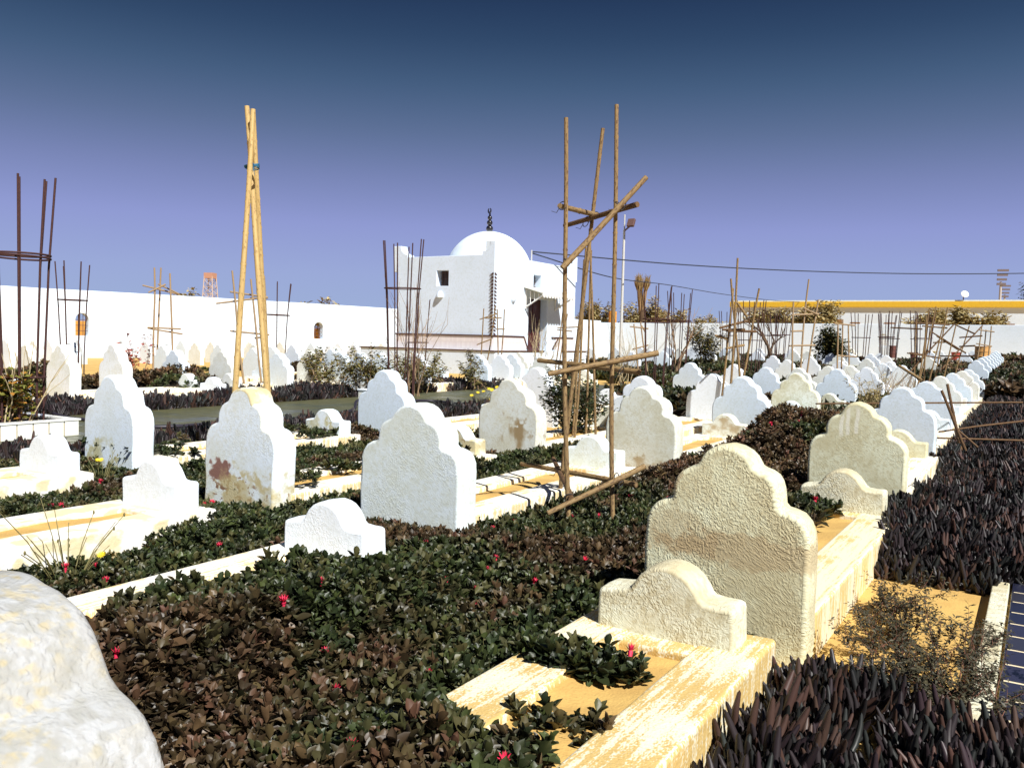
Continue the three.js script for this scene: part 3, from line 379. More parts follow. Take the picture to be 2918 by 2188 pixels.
grave(-13.9, 22.5, 'third headstone of the little file before the shrine door', { mat: P.cool, turn: 0 });
grave(-14.3, 23.6, 'last headstone of the little file before the shrine door', { mat: P.cream, turn: 0 });
grave(-12.1, 21.2, 'headstone right of the little file, below the shrine door', { turn: 0 });
grave(-13.6, 17.4, 'headstone hidden in the leafy climber before the shrine', { turn: 0 });
grave(-14.2, 15.9, 'low-set headstone behind the rosy climber and cage', { turn: 0 });
// far fields: plain stones that nothing tells apart, rows by rows
function field(label, group, xs, as, keep, o = {}) { xs.forEach((x, i) => as.forEach((a, j) => { const r = h2(i, j, o.seed || 3); const X = x + (h2(i, j, 31) - .5) * .5, A = a + (h2(i, j, 37) - .5) * 1.2; if (r < keep && (!o.test || o.test(X, A))) grave(X, A, label, { group, turn: (h2(i, j, 4) - .5) * .06, box: A < (o.boxTo || 0) }); })); }
field('small pale headstone in the crowded rows along the left wall', 'headstones along the left wall', [-22, -24, -26, -28, -30.2, -32.4, -34.6], [12.5, 16, 19.6, 23.2, 26.8, 30.5], .74, { test: (x, a) => x > -38.5 + (a - 20) * .12 + 2 && !(x > -24 && a > 25) && a > 8 + (-22 - x) * .25 });
field('small pale headstone far back between shrine and long left wall', 'headstones behind the shrine on the left', [-27, -29.5, -32], [34.5, 38, 41.5], .7, { seed: 8 });
field('distant white headstone in the rows right of the shrine, before the corner of the walls', 'headstones right of the shrine', [-20.5, -18.6, -16.6, -14.6, -12.6, -10.6, -8.6], [33, 36.6, 40.3, 44, 47.7, 51.5], .72, { seed: 12, test: (x, a) => !(x < -15 && a < 38) && !(x > -13.5 && a < 37 && x < -10.5) });
field('distant white headstone among the far canes before the right wall', 'headstones before the right wall', [-10.6, -8.7, -7, -5.2, -3.6], [44, 47.5, 51, 54.5, 58.5], .66, { seed: 17 });
field('white headstone of the middle rows right of the wheelbarrow', 'headstones right of the wheelbarrow', [-7.4, -5.6, -4.2], [30, 33.5, 37.2, 40.8], .8, { seed: 22 });
['first', 'second', 'third', 'fourth', 'fifth', 'sixth', 'seventh', 'eighth'].forEach((nth, k) => grave(-1.9 - k * .04, 33.5 + k * 3.1, nth + ' headstone from the front in the tight far file at the right', { group: 'tight far file at right', turn: 0, h: 1.05, mat: P.cool, box: false }));
// ---------------------------------------------------------------- paths
const slateMap = tex(256, 256, (u, v) => mix3([.4, .4, .3], [.31, .32, .25], fbm(u * 6, v * 6, 111, 4, 6) * .7 + vn(u * 80, v * 80, 112, 80, 80) * .3));
{ // tiled path left of the middle, running away between the grave fields
  const bed = box(3.55, .06, 21, -11.05, -.005, -13.5); const path = struct('tiled_path', bed, mat({ color: rgb(.3, .27, .2) }));
  const ms = [0, 1, 2].map(k => mat({ map: slateMap, color: [rgb(1, 1, .92), rgb(.85, .88, .85), rgb(1, .96, .8)][k], roughness: [.28, .35, .42][k] })), tg = box(.478, .02, .478, 0, 0, 0, .004);
  for (let i = 0; i < 7; i++) for (let j = 0; j < 42; j++) { const t = part('paving_tile', tg, ms[Math.floor(h2(i, j, 6) * 3)], path); t.position.set(-12.55 + i * .5, .036 + (h2(i, j, 8) - .5) * .004, -3.3 - j * .5); }
}
{ // tiled strip at the right edge, dark sky reflection painted as navy, pale kerb
  const path = struct('sky_tinted_path', box(1.3, .05, 12, .58, .001, -5.2), mat({ color: rgb(.72, .62, .42) }));
  const ms = [0, 1, 2].map(k => mat({ color: [rgb(.016, .018, .04), rgb(.025, .025, .05), rgb(.03, .03, .045)][k], roughness: .3 })), tg = box(.41, .018, .196, 0, 0, 0, .003);
  for (let i = 0; i < 3; i++) for (let j = 0; j < 26; j++) { const t = part('tile', tg, ms[Math.floor(h2(i, j, 16) * 3)], path); t.position.set(.125 + i * .43, .021, -.2 - j * .222); }
  part('kerb_stone', boxUV(rough(new RoundedBoxGeometry(.085, .12, 2.6, 2, .008).translate(-.135, .0, -4.4), .008, 4, 9)), P.old, path);
}
// ---------------------------------------------------------------- leaves
function leafGeo(l, w, cup, tipLift, segs = 2) { // pointed oval leaf along +z, folded along its midrib
  const pos = [], nor = [], idx = []; const prof = segs === 2 ? [[0, .12], [.45, 1], [1, 0]] : [[0, .12], [.25, .75], [.55, 1], [.82, .6], [1, 0]];
  prof.forEach(([t, k], i) => { const y = tipLift * t * t; for (const s of [-1, 0, 1]) { pos.push(s * w / 2 * k, y + (s ? cup * k : 0), l * t); nor.push(-s * .35, 1, -tipLift); } });
  for (let i = 0; i < prof.length - 1; i++) for (let s = 0; s < 2; s++) { const a = i * 3 + s; idx.push(a, a + 3, a + 1, a + 1, a + 3, a + 4); }
  const g = new THREE.BufferGeometry(); g.setAttribute('position', new THREE.Float32BufferAttribute(pos, 3)); g.setAttribute('normal', new THREE.Float32BufferAttribute(nor, 3)); g.setAttribute('uv', new THREE.Float32BufferAttribute(pos.filter((_, i) => i % 3 !== 1), 2)); g.setIndex(idx); g.computeVertexNormals(); return g;
}
const M4 = new THREE.Matrix4(), Q = new THREE.Quaternion(), E3 = new THREE.Euler();
function sprigGeo(seed, n, len, wid, segs) { // rosette of opposite leaves on a short shoot
  const r = rng(seed), gs = [];
  for (let i = 0; i < n; i++) { const lv = i / n, l = len * lerp(1.1, .55, lv) * (.8 + r() * .4), g = leafGeo(l, wid * (l / len) * (.85 + r() * .3), .004 + r() * .004, (r() - .2) * .012, segs);
    E3.set(-lerp(.15, 1.15, lv) + (r() - .5) * .5, i * 2.4 + r() * .7, (r() - .5) * .5, 'YXZ'); M4.makeRotationFromEuler(E3); g.applyMatrix4(M4).translate(0, lv * len * .7, 0); gs.push(g); }
  return mergeGeometries(gs);
}
function fingerGeo(seed, n) { // clump of upright fleshy three-sided fingers
  const r = rng(seed), gs = [];
  for (let i = 0; i < n; i++) { const l = .07 + r() * .055, w = .0065 + r() * .0025, lean = .15 + r() * 1.05, az = r() * 6.28, bx = (r() - .5) * .1, bz = (r() - .5) * .1, curve = .35 + r() * .5;
    const pts = []; let p = V(bx, 0, bz); for (let k = 0; k <= 5; k++) { const th = lean * (1 - curve * k / 5); if (k) p = p.clone().add(V(Math.cos(az) * Math.sin(th), Math.cos(th), Math.sin(az) * Math.sin(th)).multiplyScalar(l / 5)); pts.push(p); }
    pts.push(pts[5].clone().addScaledVector(V().subVectors(pts[5], pts[4]).normalize(), l * .05)); gs.push(sweep(pts, [w * .75, w * 1.0, w * 1.15, w * 1.2, w * 1.05, w * .65, w * .08], 5)); }
  return merge(gs);
}
const leafM = mat({ color: 0xffffff, roughness: .5, side: THREE.DoubleSide }), fingM = mat({ color: 0xffffff, roughness: .5 });
const underM = mat({ map: tex(256, 256, (u, v) => mix3([.12, .1, .07], [.2, .15, .1], fbm(u * 20, v * 20, 121, 4, 20))), bumpMap: fineBump, bumpScale: .02, roughness: 1 });
const petalM = mat({ color: rgb(.62, .02, .07), roughness: .6 }), yellowM = mat({ color: rgb(.75, .58, .02), roughness: .6 }), yCenterM = mat({ color: rgb(.6, .33, .02) });
const flowerG = (() => { const gs = []; for (let k = 0; k < 14; k++) gs.push(leafGeo(.011, .0035, .0005, .004).rotateX(-.35 - (k % 2) * .4).rotateY(k * .449)); gs.push(sweep([V(0, -.01, 0), V(0, 0, 0)], [.003, .004], 5).toNonIndexed()); return merge(gs); })();
const daisyG = (() => { const gs = []; for (let k = 0; k < 20; k++) gs.push(leafGeo(.024, .006, .0005, .003).rotateX(-.12 - (k % 2) * .18).rotateY(k * .314)); return merge(gs); })(), daisyC = new THREE.SphereGeometry(.008, 8, 5).scale(1, .5, 1);
const view = (() => { camera.updateMatrixWorld(true); camera.aspect = 1024 / 767; camera.updateProjectionMatrix(); const f = V(); return (x, y, z, m = .12) => { f.set(x, y, z).project(camera); return f.z < 1 && Math.abs(f.x) < 1 + m && f.y < 1.02 + m && f.y > -1.06 - m; }; })();
// ground cover: cover(x, a) gives thickness in metres (0 = bare); leaves sit on that uneven surface
const sprigs = { near: [sprigGeo(1, 9, .036, .021, 4), sprigGeo(2, 8, .036, .023, 4)], far: [sprigGeo(3, 8, .036, .024, 2), sprigGeo(4, 7, .036, .024, 2)] }, fingers = { near: [fingerGeo(5, 9), fingerGeo(6, 8)], far: [fingerGeo(7, 7), fingerGeo(8, 7)] };
const GREEN = [.048, .062, .016], DGREEN = [.02, .032, .012], RED = [.06, .027, .017], OLIVE = [.075, .06, .022], PURP = [.026, .015, .019], GREY = [.02, .024, .022];
function coverMat(label, category, kind, x0, x1, a0, a1, thick, opt = {}) {
  const r = rng(opt.seed || 1), grp = new THREE.Group(); grp.name = numbered(kind === 'leaf' ? 'ice_plant_cover' : 'sour_fig_cover'); scene.add(grp); tag(grp, label, category); grp.userData.kind = 'stuff';
  const bf = (v, lo, hi) => clamp01((v - lo) / .16) * clamp01((hi - v) / .16), H = (x, a) => { const t = thick(x, a) * bf(x, x0, x1) * bf(a, a0, a1); return t <= 0 ? 0 : Math.max(0, t * (.62 + .75 * fbm(x * 2.1, a * 2.1, 141, 3))) + terr(x, -a); };
  // stems and dead leaves underneath
  const st = opt.cell || .07, nx = Math.ceil((x1 - x0) / st), na = Math.ceil((a1 - a0) / st), pos = [], uv = [], idx = [];
  const ok = []; for (let j = 0; j <= na; j++) for (let i = 0; i <= nx; i++) { const x = x0 + i * st, a = a0 + j * st, h = H(x, a); pos.push(x, h > 0 ? Math.min(h, H(x - .09, a), H(x + .09, a), H(x, a - .09), H(x, a + .09)) - .035 - (kind === 'leaf' ? 0 : .03) : -.06 + terr(x, -a), -a); uv.push(x, a); ok.push(h > .04); }
  for (let j = 0; j < na; j++) for (let i = 0; i < nx; i++) { const a = j * (nx + 1) + i, b = a + nx + 1; if (ok[a] || ok[b] || ok[a + 1] || ok[b + 1]) idx.push(a, a + 1, b, b, a + 1, b + 1); }
  if (idx.length) { const g = new THREE.BufferGeometry(); g.setAttribute('position', new THREE.Float32BufferAttribute(pos, 3)); g.setAttribute('uv', new THREE.Float32BufferAttribute(uv, 2)); g.setIndex(idx); g.computeVertexNormals(); part('stem_layer', g, underM, grp).userData.kind = 'stuff'; }
  // leaves
  const lists = [[], [], [], []]; const area = (x1 - x0) * (a1 - a0), dens = opt.dens || 900, N = Math.floor(area * dens);
  for (let n = 0; n < N; n++) {
    const x = x0 + r() * (x1 - x0), a = a0 + r() * (a1 - a0), h = H(x, a); if (h - terr(x, -a) < .02) { r(); continue; }
    const d = Math.hypot(x, a), lod = d < 5.2; const big = clamp01((d - 4) / 16), keep = 1 / (1 + big * (opt.thin || 5)); if (r() > keep) continue; if (!view(x, h, -a)) continue;
    const s = (opt.size || 1) * (1 + big * (kind === 'leaf' ? 1.5 : .5)) * (.7 + r() * .75); lists[(lod ? 0 : 2) + (r() < .5 ? 0 : 1)].push([x, h + (r() - .65) * .045 * (1 + big * .6), a, s, r() * 6.28, (r() - .5) * .9, (r() - .5) * .9, r()]);
  }
  const src = kind === 'leaf' ? sprigs : fingers, col = new THREE.Color();
  lists.forEach((l, v) => { if (!l.length) return; const im = shadow(new THREE.InstancedMesh((v < 2 ? src.near : src.far)[v % 2], kind === 'leaf' ? leafM : fingM, l.length)); im.name = 'leaf_layer'; im.userData.kind = 'stuff';
    l.forEach(([x, y, a, s, ry, rx, rz, cr], i) => { E3.set(rx * (kind === 'leaf' ? 1 : .95), ry, rz * (kind === 'leaf' ? 1 : .95)); Q.setFromEuler(E3); M4.compose(V(x, y - (kind === 'leaf' ? 0 : .03), -a), Q, V(s, s * (.8 + cr * .4), s)); im.setMatrixAt(i, M4);
      const pn = fbm(x * 1.4 + 3, a * 1.4, 151, 3), red = ss(.47, .68, pn + (u0(x, a) - .5) * .16 + (opt.red || 0)) , u = h2(i, v, 5); let c;
      if (kind === 'leaf') { c = mix3(mix3(GREEN, DGREEN, u), mix3(RED, OLIVE, u * .6), clamp01(red * .85 + (cr > .85 ? .35 : 0))); } else c = mix3(mix3(GREY, PURP, u), RED, (cr > .9 ? .6 : 0) + (opt.red || 0));
      const b = (.45 + cr * cr * 1.15) * (opt.bright || 1); im.setColorAt(i, col.setRGB(c[0] * b, c[1] * b, c[2] * b)); });
    grp.add(im); });
  if (opt.flowers) for (let k = 0, t = 0; k < opt.flowers && t < 4000; t++) { const x = x0 + r() * (x1 - x0), a = a0 + r() * (a1 - a0), h = H(x, a); if (h - terr(x, -a) < .05 || !view(x, h, -a, -.02)) continue; k++; const f = part('flower', flowerG, petalM, grp); f.position.set(x, h + .05, -a); f.rotation.set((r() - .5) * .8, r() * 6, (r() - .5) * .8); const d = Math.hypot(x, a), s = (1.9 + r() * .8) * (1 + clamp01((d - 4) / 8) * .8); f.scale.setScalar(s); }
  return grp;
}
const edge = (v, a, b, s) => ss(a - s, a + s, v) * ss(b + s, b - s, v);
const nz = (x, a, f, s) => fbm(x * f, a * f, s, 3) - .5;
// box of a grave: the cover thins out over it unless "over" lets it creep
const onBox = (x, a, cx, a0) => Math.abs(x - cx) < .41 && a > a0 - .1 && a < a0 + 2.78;
coverMat('dense dark green ice plant mat with red flowers filling the foreground', 'ground cover', 'leaf', -4.65, -.95, .9, 7.6, (x, a) => {
  const n = nz(x, a, 1.6, 7) * .5, n2 = nz(x, a, 5, 8) * .35; let t = .125;
  // creeping over the near grave's left kerb and sand, bare toward its footstone
  if (onBox(x, a, -1.24, .59)) { const tongue = Math.max(blob2(x, a, -1.4, 2.78, .36, .12), blob2(x, a, -1.12, 2.32, .3, .09)); t = a + n2 * .6 < 2.1 && x < -1.06 + n2 * .2 ? .36 : tongue > .3 ? .33 : 0; }
  else if (x > -.84) t = 0;
  if (onBox(x, a, -3.2, .72)) { t = x < -3.1 + n2 * .3 ? 0 : (a < 3.0 + n2 * .5 ? .36 : 0); } else if (x > -2.8 && x < -2.1 && a < 3.5) t = Math.max(t, .36 * ss(-2.1, -2.55, x));
  if (onBox(x, a, -3.61, 4.6) && a > 5.0) t = 0; if (onBox(x, a, -5.1, 4.45)) t = 0;
  if (onBox(x, a, -1.22, 3.88)) t = a > 4.1 && x < -1.2 + n2 * .3 ? .3 : 0;
  if (x < -3.66 + n * .3 && a < 3.4) t *= .55 * ss(-4.45, -4.2, x + n2 * .3);
  
  return t * (.75 + n2) + .05 * blob2(x, a, -2.6, 4.0, .6, .5);
}, { dens: 1500, flowers: 70, seed: 3, cell: .06, size: 1.35, red: -.05 });
function u0(x, a) { return h2(Math.floor(x * 40), Math.floor(a * 40), 9); }
function blob2(x, a, cx, ca, rx, ra) { return ss(1, .45, Math.hypot((x - cx) / rx, (a - ca) / ra) + nz(x, a, 4, 19) * .5); }
coverMat('reddish ice plant mound between the right-hand files of graves', 'ground cover', 'leaf', -3.25, -1.6, 7.2, 16, (x, a) => { const n = nz(x, a, 1.2, 27); let t = .22 + .3 * blob2(x, a, -2.45, 10.8, .75, 1.9) + .12 * n; if (onBox(x, a, -3.5, 8.2) || onBox(x, a, -1.27, 7.6) || onBox(x, a, -3.45, 11.6)) t = 0; return t; }, { dens: 1500, flowers: 16, seed: 4, red: .2, bright: 1.5 });
coverMat('green ice plant creeping between the headstones left of centre', 'ground cover', 'leaf', -8.6, -4.15, 3.1, 9.8, (x, a) => { const n = nz(x, a, 1.1, 37), n2 = nz(x, a, 4, 38); if (onBox(x, a, -5.1, 4.45) || onBox(x, a, -7.3, 4.85)) return n2 > .12 ? .26 : 0; if (onBox(x, a, -5.04, .95) || onBox(x, a, -6.98, 1.3) || onBox(x, a, -5.1, 8.2) || onBox(x, a, -7.1, 8.45) || onBox(x, a, -3.61, 4.6)) return 0; return x < -8.1 + n2 * .6 ? 0 : Math.max(0, .04 + n * .25) + .07; }, { dens: 1200, flowers: 14, seed: 5, red: .02, bright: 1.25 });
coverMat('low ice plant along the side of the stained grave box at left', 'ground cover', 'leaf', -6.5, -3.6, 1.2, 3.9, (x, a) => { if (onBox(x, a, -5.04, .95) || onBox(x, a, -6.98, 1.3) || onBox(x, a, -3.2, .72)) return 0; const n = nz(x, a, 2, 47); return ss(-.1, .14, n + (x < -5 ? .06 : .0)) * (x > -4.4 ? .1 : .05) * (x > -4.6 && x < -4.35 ? .4 : 1); }, { dens: 1700, flowers: 8, seed: 6, red: .1 });
coverMat('spiky dark sour fig strip along the near edge of the tiled path', 'ground cover', 'finger', -9.25, -7.6, 4.6, 15.5, (x, a) => { const n = nz(x, a, 1.3, 57); if (onBox(x, a, -7.3, 4.85) || onBox(x, a, -7.1, 8.45)) return 0; return x > -8.3 + n * 1.2 && a > 6.2 ? 0 : Math.max(0, .06 + n * .2) * edge(x, -9.15, -7.6, .12); }, { dens: 800, seed: 7, size: 1.05, thin: 1 });
coverMat('spiky sour fig and ice plant border beyond the tiled path', 'ground cover', 'finger', -14.5, -12.85, 6.5, 24, (x, a) => { const n = nz(x, a, .8, 67); if (onBox(x, a, -14.75, 5.2) || onBox(x, a, -13.95, 8.6)) return 0; return Math.max(0, .02 + n * .6) * edge(x, -14.3, -12.95, .12); }, { dens: 600, seed: 8, size: 1.0, thin: .6 });
coverMat('mounded rusty ice plant between the far left graves', 'ground cover', 'leaf', -27, -14.2, 9.5, 24, (x, a) => { const n = nz(x, a, .45, 77); return a < 10.5 && x > -16.2 ? 0 : Math.max(0, n - .05) * 1.5 * ss(-29, -24, x) + ((blob2(x, a, -15.6, 12.0, 1.1, .9) + blob2(x, a, -17.3, 12.1, .9, .9) + blob2(x, a, -16.6, 10.2, .7, .9)) * .34); }, { dens: 420, seed: 9, red: .16, cell: .14, thin: 3, bright: 1.9 });
coverMat('dark sour fig bank filling the right edge beyond the sandy patch', 'ground cover', 'finger', -1.05, 2.6, 5.45, 26, (x, a) => { const n = nz(x, a, .9, 87); for (const [cx, a0] of [[-1.22, 3.88], [-1.27, 7.6], [-1.42, 11.4], [-1.5, 14.8], [-1.6, 17.9]]) if (onBox(x, a, cx, a0)) return 0; return Math.max(.02, .12 + n * .4 + nz(x, a, 3, 88) * .22) * ss(5.45, 5.9, a + n * .5) * (a < 6 && x > -.15 ? .4 : 1); }, { dens: 1100, seed: 10, size: .95, thin: 1.6 });
coverMat('dark finger-leaved sour fig in the lower right corner', 'ground cover', 'finger', -.85, 1.2, 2.0, 3.62, (x, a) => { const n = nz(x, a, 1.6, 97); return x > -.1 && a < 3.0 && n < .1 ? .05 : (n < -.1 ? 0 : Math.max(.03, .1 + n * .3)) * ss(3.66, 3.4, a + n * .4); }, { dens: 700, seed: 11, size: 1 });
coverMat('dark ground cover between the far graves right of the shrine', 'ground cover', 'leaf', -22, 9, 15.5, 62, (x, a) => { const n = nz(x, a, .35, 107); if (x < -9.3 && a < 25) return 0; if (x < -16.5 && a < 38) return 0; if (x > -2 && a < 25) return 0; return Math.max(0, (x > -1.4 ? .4 : .1) + n) * .55; }, { dens: 70, seed: 12, size: 2.4, red: .0, cell: .4, thin: .6 });
coverMat('rusty scrub along the foot of the right wall', 'ground cover', 'leaf', -4, 24, 40, 66, (x, a) => { const n = nz(x, a, .3, 117); return Math.max(0, .35 + n) * .9 * (x > 0 || a > 56 ? 1 : .25); }, { dens: 45, seed: 13, size: 3.2, red: .15, cell: .5, thin: .4, bright: 2 });
// ---------------------------------------------------------------- trees and shrubs
const leafMat = (r, g, b, ro = .6) => mat({ color: rgb(r, g, b), roughness: ro, side: THREE.DoubleSide });
const barkM = mat({ map: tex(128, 256, (u, v) => mix3([.36, .28, .2], [.24, .18, .13], fbm(u * 14, v * 5, 161, 4, 14, 5))), roughness: .95 });
// branching skeleton: returns [stem geometry, tips]
function branches(r, base, dir, len, rad, depth, out, tips, spread = .6, sides = 5) {
  const pts = [base.clone()], n = 3; const d = dir.clone(); for (let i = 1; i <= n; i++) { d.add(V((r() - .5) * .3, (r() - .3) * .16, (r() - .5) * .3)).normalize(); pts.push(pts[i - 1].clone().addScaledVector(d, len / n)); }
  out.push(sweep(pts, pts.map((_, i) => rad * lerp(1, .6, i / n)), sides));
  for (const p of pts.slice(1)) tips.push([p, d.clone(), depth]);
  if (depth > 0) { const k = 2 + Math.floor(r() * 2); for (let i = 0; i < k; i++) { const dd = d.clone().add(V((r() - .5) * 2 * spread, (r() - .35) * spread, (r() - .5) * 2 * spread)).normalize(); branches(r, pts[n - (i % 2)], dd, len * (.62 + r() * .25), rad * .6, depth - 1, out, tips, spread, sides); } }
}
function leavesAt(r, tips, per, l, w, jit, segs = 2, up = .3) { const gs = []; for (const [p, d] of tips) for (let k = 0; k < per; k++) { const s = .6 + r() * .7, g = leafGeo(l * s, w * s, .15 * w, (r() - .5) * l * .4, segs); E3.set(-.2 - r() * 1.1 + (1 - up), r() * 6.28, (r() - .5) * 1.2, 'YXZ'); g.applyMatrix4(M4.makeRotationFromEuler(E3)).translate(p.x + (r() - .5) * jit, p.y + (r() - .5) * jit, p.z + (r() - .5) * jit); gs.push(g); } return gs.length ? mergeGeometries(gs) : null; }
function plant(name, label, cat, pos, seed, o) { // stems + leaves
  const r = rng(seed), g = thing(name, label, cat, pos, 0, o.group), out = [], tips = [];
  for (let i = 0; i < o.stems; i++) { const az = r() * 6.28, lean = (o.lean ?? .5) * (.3 + r()), b = V((r() - .5) * o.foot, -.03, (r() - .5) * o.foot); branches(r, b, V(Math.cos(az) * lean, 1, Math.sin(az) * lean).normalize(), o.len * (.75 + r() * .5), o.rad, o.depth, out, tips, o.spread ?? .6, o.sides || 4); }
  part(o.stemName || 'stems', merge(out), o.stemMat || barkM, g);
  if (o.per) { const lg = leavesAt(r, o.leafDepth != null ? tips.filter(t => t[2] <= o.leafDepth) : tips, o.per, o.l, o.w, o.jit, o.segs || 2, o.up); const p = part(o.leafName || 'leaves', lg, o.leafMat, g); p.userData.kind = 'stuff'; if (o.leaf2) { const l2 = leavesAt(r, tips, Math.max(1, Math.round(o.per * .5)), o.l, o.w, o.jit); part(o.leafName || 'leaves', l2, o.leaf2, g).userData.kind = 'stuff'; } }
  return { g, tips, r };
}
const OLV = leafMat(.16, .13, .035), OLV2 = leafMat(.24, .18, .06), DKG = leafMat(.028, .04, .016, .4), TAM = leafMat(.3, .24, .1, .8), TAM2 = leafMat(.42, .33, .15, .8), TWIG = mat({ color: rgb(.3, .2, .12) }), PALE = mat({ color: rgb(.42, .34, .2) });
function tree(label, x, z, h, w, seed, m1 = TAM, m2 = TAM2, per = 12, l = .42) {
  return plant('tree', label, 'tree', [x, terr(x, z), z], seed, { stems: 5, lean: .35, foot: w * .35, len: h * .46, rad: .09, depth: 3, spread: w / h * .75, per, l, w: l * .42, jit: h * .2, leafMat: m1, leaf2: m2, stemName: 'trunk', leafName: 'crown', leafDepth: 2 });
}
tree('feathery olive-brown tree behind the wall right of the bundled palm', -35.9, -89.5, 4.5, 5.4, 11); tree('feathery tree behind the bundled palm, left half of the thicket', -38.8, -88.5, 4.0, 4.2, 12);
tree('feathery tree behind the wall at the shrine side of the orange tank', -44, -90.5, 4.2, 5, 13); tree('low feathery tree at the corner of the yellow-banded building', -35.2, -102, 4.2, 6, 14);
tree('small tree top showing over the long left wall', -54.7, -54.4, 3.4, 2.4, 15); tree('sparse sprig of a tree over the left wall near the first arched opening', -62, -48, 3.2, 1.6, 16);
for (const [x, n, s] of [[-24.5, 'left', 17], [-21.6, 'middle', 18], [-19, 'right', 19]]) tree('tamarisk before the yellow-banded building, ' + n + ' of three behind the mid canes', x, -88, 3.5, 4, s);
for (const [x, n, s, h] of [[-9.8, 'left', 20, 3.1], [-7.0, 'tallest middle', 21, 3.8], [-4.1, 'right', 22, 3.2]]) tree('tamarisk before the building under the satellite dish, ' + n + ' of three', x, -88, h, 4.2, s);
tree('dark tree crown at the right edge above the yellow band', 2.2, -174, 8.6, 4, 23, DKG, DKG, 12, .6);
{ // bundled palm
  const x = -35.1, z = -81.7, t = thing('bundled_palm', 'young palm with its dry fronds tied into an upright bundle', 'palm', [x, 0, z]), r = rng(31);
  part('trunk', bar(V(0, 0, 0), V(.05, 5.0, 0), .3, .24, 10, 6, .1, 3), barkM, t); const fr = [], tuft = [];
  for (let k = 0; k < 70; k++) { const a = r() * 6.28, rr = .12 + r() * .28, side = Math.sign(Math.cos(a)), top = 7.3 + r() * .9; const pts = [V(Math.cos(a) * .2, 4.2 + r() * .4, Math.sin(a) * .2), V(Math.cos(a) * rr, 5.4, Math.sin(a) * rr), V(Math.cos(a) * rr * 1.25 + side * .05, 6.6, Math.sin(a) * rr * 1.25), V(Math.cos(a) * rr * 1.5 + side * .16, top - .3, Math.sin(a) * rr * 1.5)]; fr.push(sweep(pts, [.035, .03, .022, .01], 4));
    for (let i = 0; i < 26; i++) { const p = pts[2].clone().lerp(pts[3], r() * 1.08), d = V(Math.cos(a) * .25 + (r() - .5) * .6, 1.1, (r() - .5) * .6).normalize(); tuft.push(bar(p, p.clone().addScaledVector(d, .35 + r() * .4), .02, .008, 3)); } }
  part('fronds', merge(fr), mat({ color: rgb(.3, .19, .09) }), t); part('frond_tips', merge(tuft), mat({ color: rgb(.36, .25, .11) }), t).userData.kind = 'stuff';
}
plant('leafy_bush', 'dark glossy bush behind the tall cane trellis', 'bush', [-5.2, 0, -10.1], 41, { stems: 12, lean: .55, foot: .7, len: .42, rad: .012, depth: 2, per: 7, l: .06, w: .032, jit: .16, leafMat: DKG, leaf2: leafMat(.06, .065, .022, .45) });
for (const [x, z, s, lb, n] of [[-12.9, -14.6, 42, 'leafy climber sprawling below the iron cage before the shrine', 12], [-13.0, -16.6, 43, 'loose leafy climber arching right of the cage before the shrine', 14], [-14.7, -15.2, 44, 'yellow-green climber left of the cage before the shrine', 9], [-12.6, -18.6, 47, 'low leafy climber trailing toward the little file of headstones', 6]])
  plant('climbing_shrub', lb, 'shrub', [x, 0, z], s, { stems: n, lean: .9, foot: .9, len: .48, rad: .012, depth: 2, spread: .9, per: 4, l: .085, w: .045, jit: .14, leafMat: OLV, leaf2: leafMat(.1, .1, .03), stemMat: TWIG });
for (const [x, z, s, lb] of [[-11.15, -5.65, 45, 'round-leaved bougainvillea growing in the first iron cage']]) plant('caged_shrub', lb, 'shrub', [x + .3, .18, z - .1], s, { stems: 9, lean: .35, foot: .4, len: .34, rad: .012, depth: 2, spread: .75, per: 4, l: .07, w: .055, jit: .13, leafMat: leafMat(.14, .14, .02), leaf2: leafMat(.3, .14, .02), stemMat: TWIG });
plant('bare_shrub', 'twiggy bare branches rising above the leaves in the first iron cage', 'shrub', [-10.7, .2, -5.7], 46, { stems: 5, lean: .35, foot: .25, len: .62, rad: .011, depth: 1, per: 0, stemMat: PALE });
plant('bare_shrub', 'bare thorny shrub growing in the iron cage before the shrine', 'shrub', [-12.2, 0, -15.4], 51, { stems: 9, lean: .3, foot: .3, len: 1.0, rad: .014, depth: 2, per: 0, stemMat: TWIG, spread: .45 });
plant('bare_shrub', 'bare twiggy shrub at the near corner of the shrine', 'shrub', [-13.9, 0, -24.2], 52, { stems: 10, lean: .35, foot: .4, len: .85, rad: .014, depth: 2, per: 0, stemMat: PALE, spread: .5 });
plant('bare_shrub', 'bare twiggy shrub below the shrine door', 'shrub', [-11, 0, -24.5], 53, { stems: 10, lean: .5, foot: .6, len: .7, rad: .013, depth: 2, per: 0, stemMat: PALE, spread: .6 });
plant('bare_tree', 'thin bare young tree inside the tall iron cage right of the shrine', 'tree', [-11.6, .02, -30.6], 54, { stems: 3, lean: .12, foot: .12, len: 1.25, rad: .035, depth: 3, per: 0, stemMat: TWIG, spread: .55, stemName: 'trunk' });
plant('bare_tree', 'gnarled dark bare tree before the right wall', 'tree', [-12.2, .2, -46.5], 55, { stems: 1, lean: .2, foot: .05, len: 1.7, rad: .13, depth: 3, per: 0, spread: .8, stemName: 'trunk' });
plant('conical_shrub', 'dark cone-shaped shrub left of the small lattice window', 'shrub', [-8.9, .15, -44], 56, { stems: 12, lean: .4, foot: .7, len: .85, rad: .03, depth: 2, spread: .4, per: 8, l: .16, w: .09, jit: .34, leafMat: DKG, leaf2: OLV });
plant('conical_shrub', 'narrow twiggy evergreen standing before the corner of the walls', 'shrub', [-13, .1, -38], 57, { stems: 10, lean: .25, foot: .4, len: .95, rad: .02, depth: 2, spread: .4, per: 6, l: .12, w: .07, jit: .3, leafMat: OLV, leaf2: DKG });
